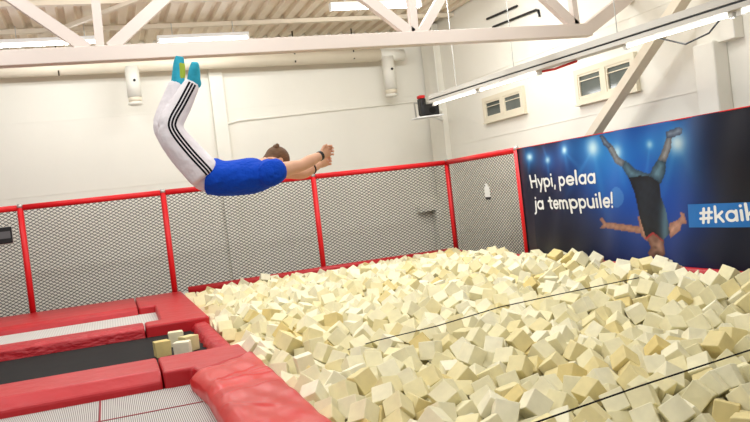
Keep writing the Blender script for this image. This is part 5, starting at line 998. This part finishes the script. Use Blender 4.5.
# trousers
tb_ = bmesh.new()
p_, r_ = dense([J['pelvis']-(J['waist']-J['pelvis'])*.5, J['pelvis'], J['waist']+(J['waist']-J['pelvis'])*.1-UPB*.01], [(.13, .10), (.165, .118), (.15, .112)]); lofted(tb_, p_, r_, 22, UPB)
LEG = {}
for a in ('N', 'F'):
    hip, kn, an = J['hip'+a], J['knee'+a], J['ank'+a]
    q = [hip+(hip-kn)*.08, hip, hip*.5+kn*.5, hip*.12+kn*.88, kn*.88+an*.12, kn*.5+an*.5, an]
    q[2] += -UPB*.012; q[5] += (an-kn).cross(RT).normalized()*.0
    rr = [.10, .112, .102, .086, .083, .074, .052]
    P_, R_ = dense(q, rr, 6); lofted(tb_, P_, R_, 20); LEG[a] = (P_, R_)
    bm_ = None
pants = fused('tracksuit_trousers', tb_, M_pants, per, .011, 5); pants['label'] = 'white tracksuit trousers'
# three stripes down the outer side of the near leg, laid on the cloth
from mathutils.bvhtree import BVHTree
dg = bpy.context.evaluated_depsgraph_get()
bv = BVHTree.FromPolygons([v.co.copy() for v in pants.data.vertices], [tuple(p.vertices) for p in pants.data.polygons])
def stripe_set(P_, R_, outer):
    for k in (-1, 0, 1):
        L_ = []; 
        for i in range(2, len(P_)):
            d = (P_[min(i+1, len(P_)-1)]-P_[max(i-1, 0)]).normalized()
            o_ = (outer - d*outer.dot(d)).normalized(); tdir = d.cross(o_).normalized()
            pair = []
            for e in (-1, 1):
                org = P_[i] + tdir*(k*.021*1.0+e*.0062) + o_*.4
                h = bv.ray_cast(org, -o_)
                if h[0] is None: pair = None; break
                pair.append(h[0]+o_*.003)
            if pair: L_.append(pair)
        bm = bmesh.new(); pv = None
        for a_, b_ in L_:
            v = (bm.verts.new(a_), bm.verts.new(b_))
            if pv: bm.faces.new((pv[0], pv[1], v[1], v[0]))
            pv = v
        o = obj('stripe', bm, M_stripe, None, smooth=True); o.parent = pants
        so_ = o.modifiers.new('thick', 'SOLIDIFY'); so_.thickness = .003
        o['label'] = 'black stripe down the trouser leg'
stripe_set(*LEG['N'], (-FW + RT*.42 + UP*.12).normalized())
stripe_set(*LEG['F'], (FW - RT*.1).normalized())
# socks
for a, lb in (('N', 'teal sock on the near foot'), ('F', 'teal sock with lime sole on the far foot')):
    an, to, kn = J['ank'+a], J['toe'+a], J['knee'+a]
    d = (to-an).normalized(); heel = (RT - d*RT.dot(d)).normalized()
    sk_ = bmesh.new()
    low = an - (an-kn).normalized()*.02
    if a == 'F': heel = (heel*.9-FW*.35).normalized()
    p_, r_ = dense([low, an+heel*.005, an*.6+to*.4+heel*.004, an*.2+to*.8, to+d*.012], [.043, (.044, .047), (.045, .042), (.045, .034), (.032, .022)]); lofted(sk_, p_, r_, 18, heel)
    ball(sk_, an + d*.005 + heel*.028, .032, .032, .036)
    s = fused('sock', sk_, M_sock, per, .007, 4); s['label'] = lb
    if a == 'F':
        bm = bmesh.new(); p_, r_ = dense([an+d*.03+heel*.036, an*.6+to*.4+heel*.036, an*.25+to*.75+heel*.024, to+heel*.008], [(.026, .012), (.030, .012), (.032, .012), (.016, .008)]); lofted(bm, p_, r_, 14, heel)
        o = obj('sole', bm, M_sole, None, smooth=True); o.parent = s; o['label'] = 'lime green sole'
# hair and bun
hb = bmesh.new()
ball(hb, hp(0, -.012, .022), .077, .092, .086, AX); ball(hb, hp(0, -.05, -.02), .062, .052, .066, AX)
hair = fused('hair', hb, M_hair, per, .008, 3); hair['label'] = 'brown hair tied up'
bm = bmesh.new(); bc = at(276, 147.3, 5.40); ball(bm, bc, .025, .025, .021); ball(bm, bc+UP*.012+RT*.008, .015, .017, .015); ball(bm, bc-UP*.022, .012, .012, .02)
o = obj('hair_bun', bm, M_hair, None, smooth=True); o.parent = per
# watch on the near wrist, bracelet on the far one
d = (J['wrN']-J['elN']).normalized(); bm = bmesh.new(); c = J['wrN']-d*.012; tube(bm, [c-d*.012, c+d*.012], .034, 18)
o = obj('watch', bm, M_black, None, smooth=False); o.parent = per; o['label'] = 'dark wristwatch'
s_, t_ = frame_of(d); bm = bmesh.new(); q = c - FW*.034; bar(bm, q-d*.014, q+d*.014, .028, .008, FW); f_ = obj('watch_face', bm, M_steel, None); f_.parent = o
d = (J['wrF']-J['elF']).normalized(); bm = bmesh.new(); c = J['wrF']*.55+J['elF']*.45; tube(bm, [c-d*.005, c+d*.005], .046, 18)
o = obj('bracelet', bm, M_black, None); o.parent = per; o['label'] = 'thin dark band on the far forearm'

# ------------------------------------------------------------------ light of the hall, colour
w = bpy.data.worlds.new('hall_air'); sc.world = w; w.use_nodes = True
w.node_tree.nodes['Background'].inputs[0].default_value = (.94, .98, 1, 1); w.node_tree.nodes['Background'].inputs[1].default_value = WORLD
vs_ = sc.view_settings; vs_.view_transform = 'Standard'; vs_.look = 'None'; vs_.gamma = 1; vs_.use_curve_mapping = False; vs_.exposure = EXPO
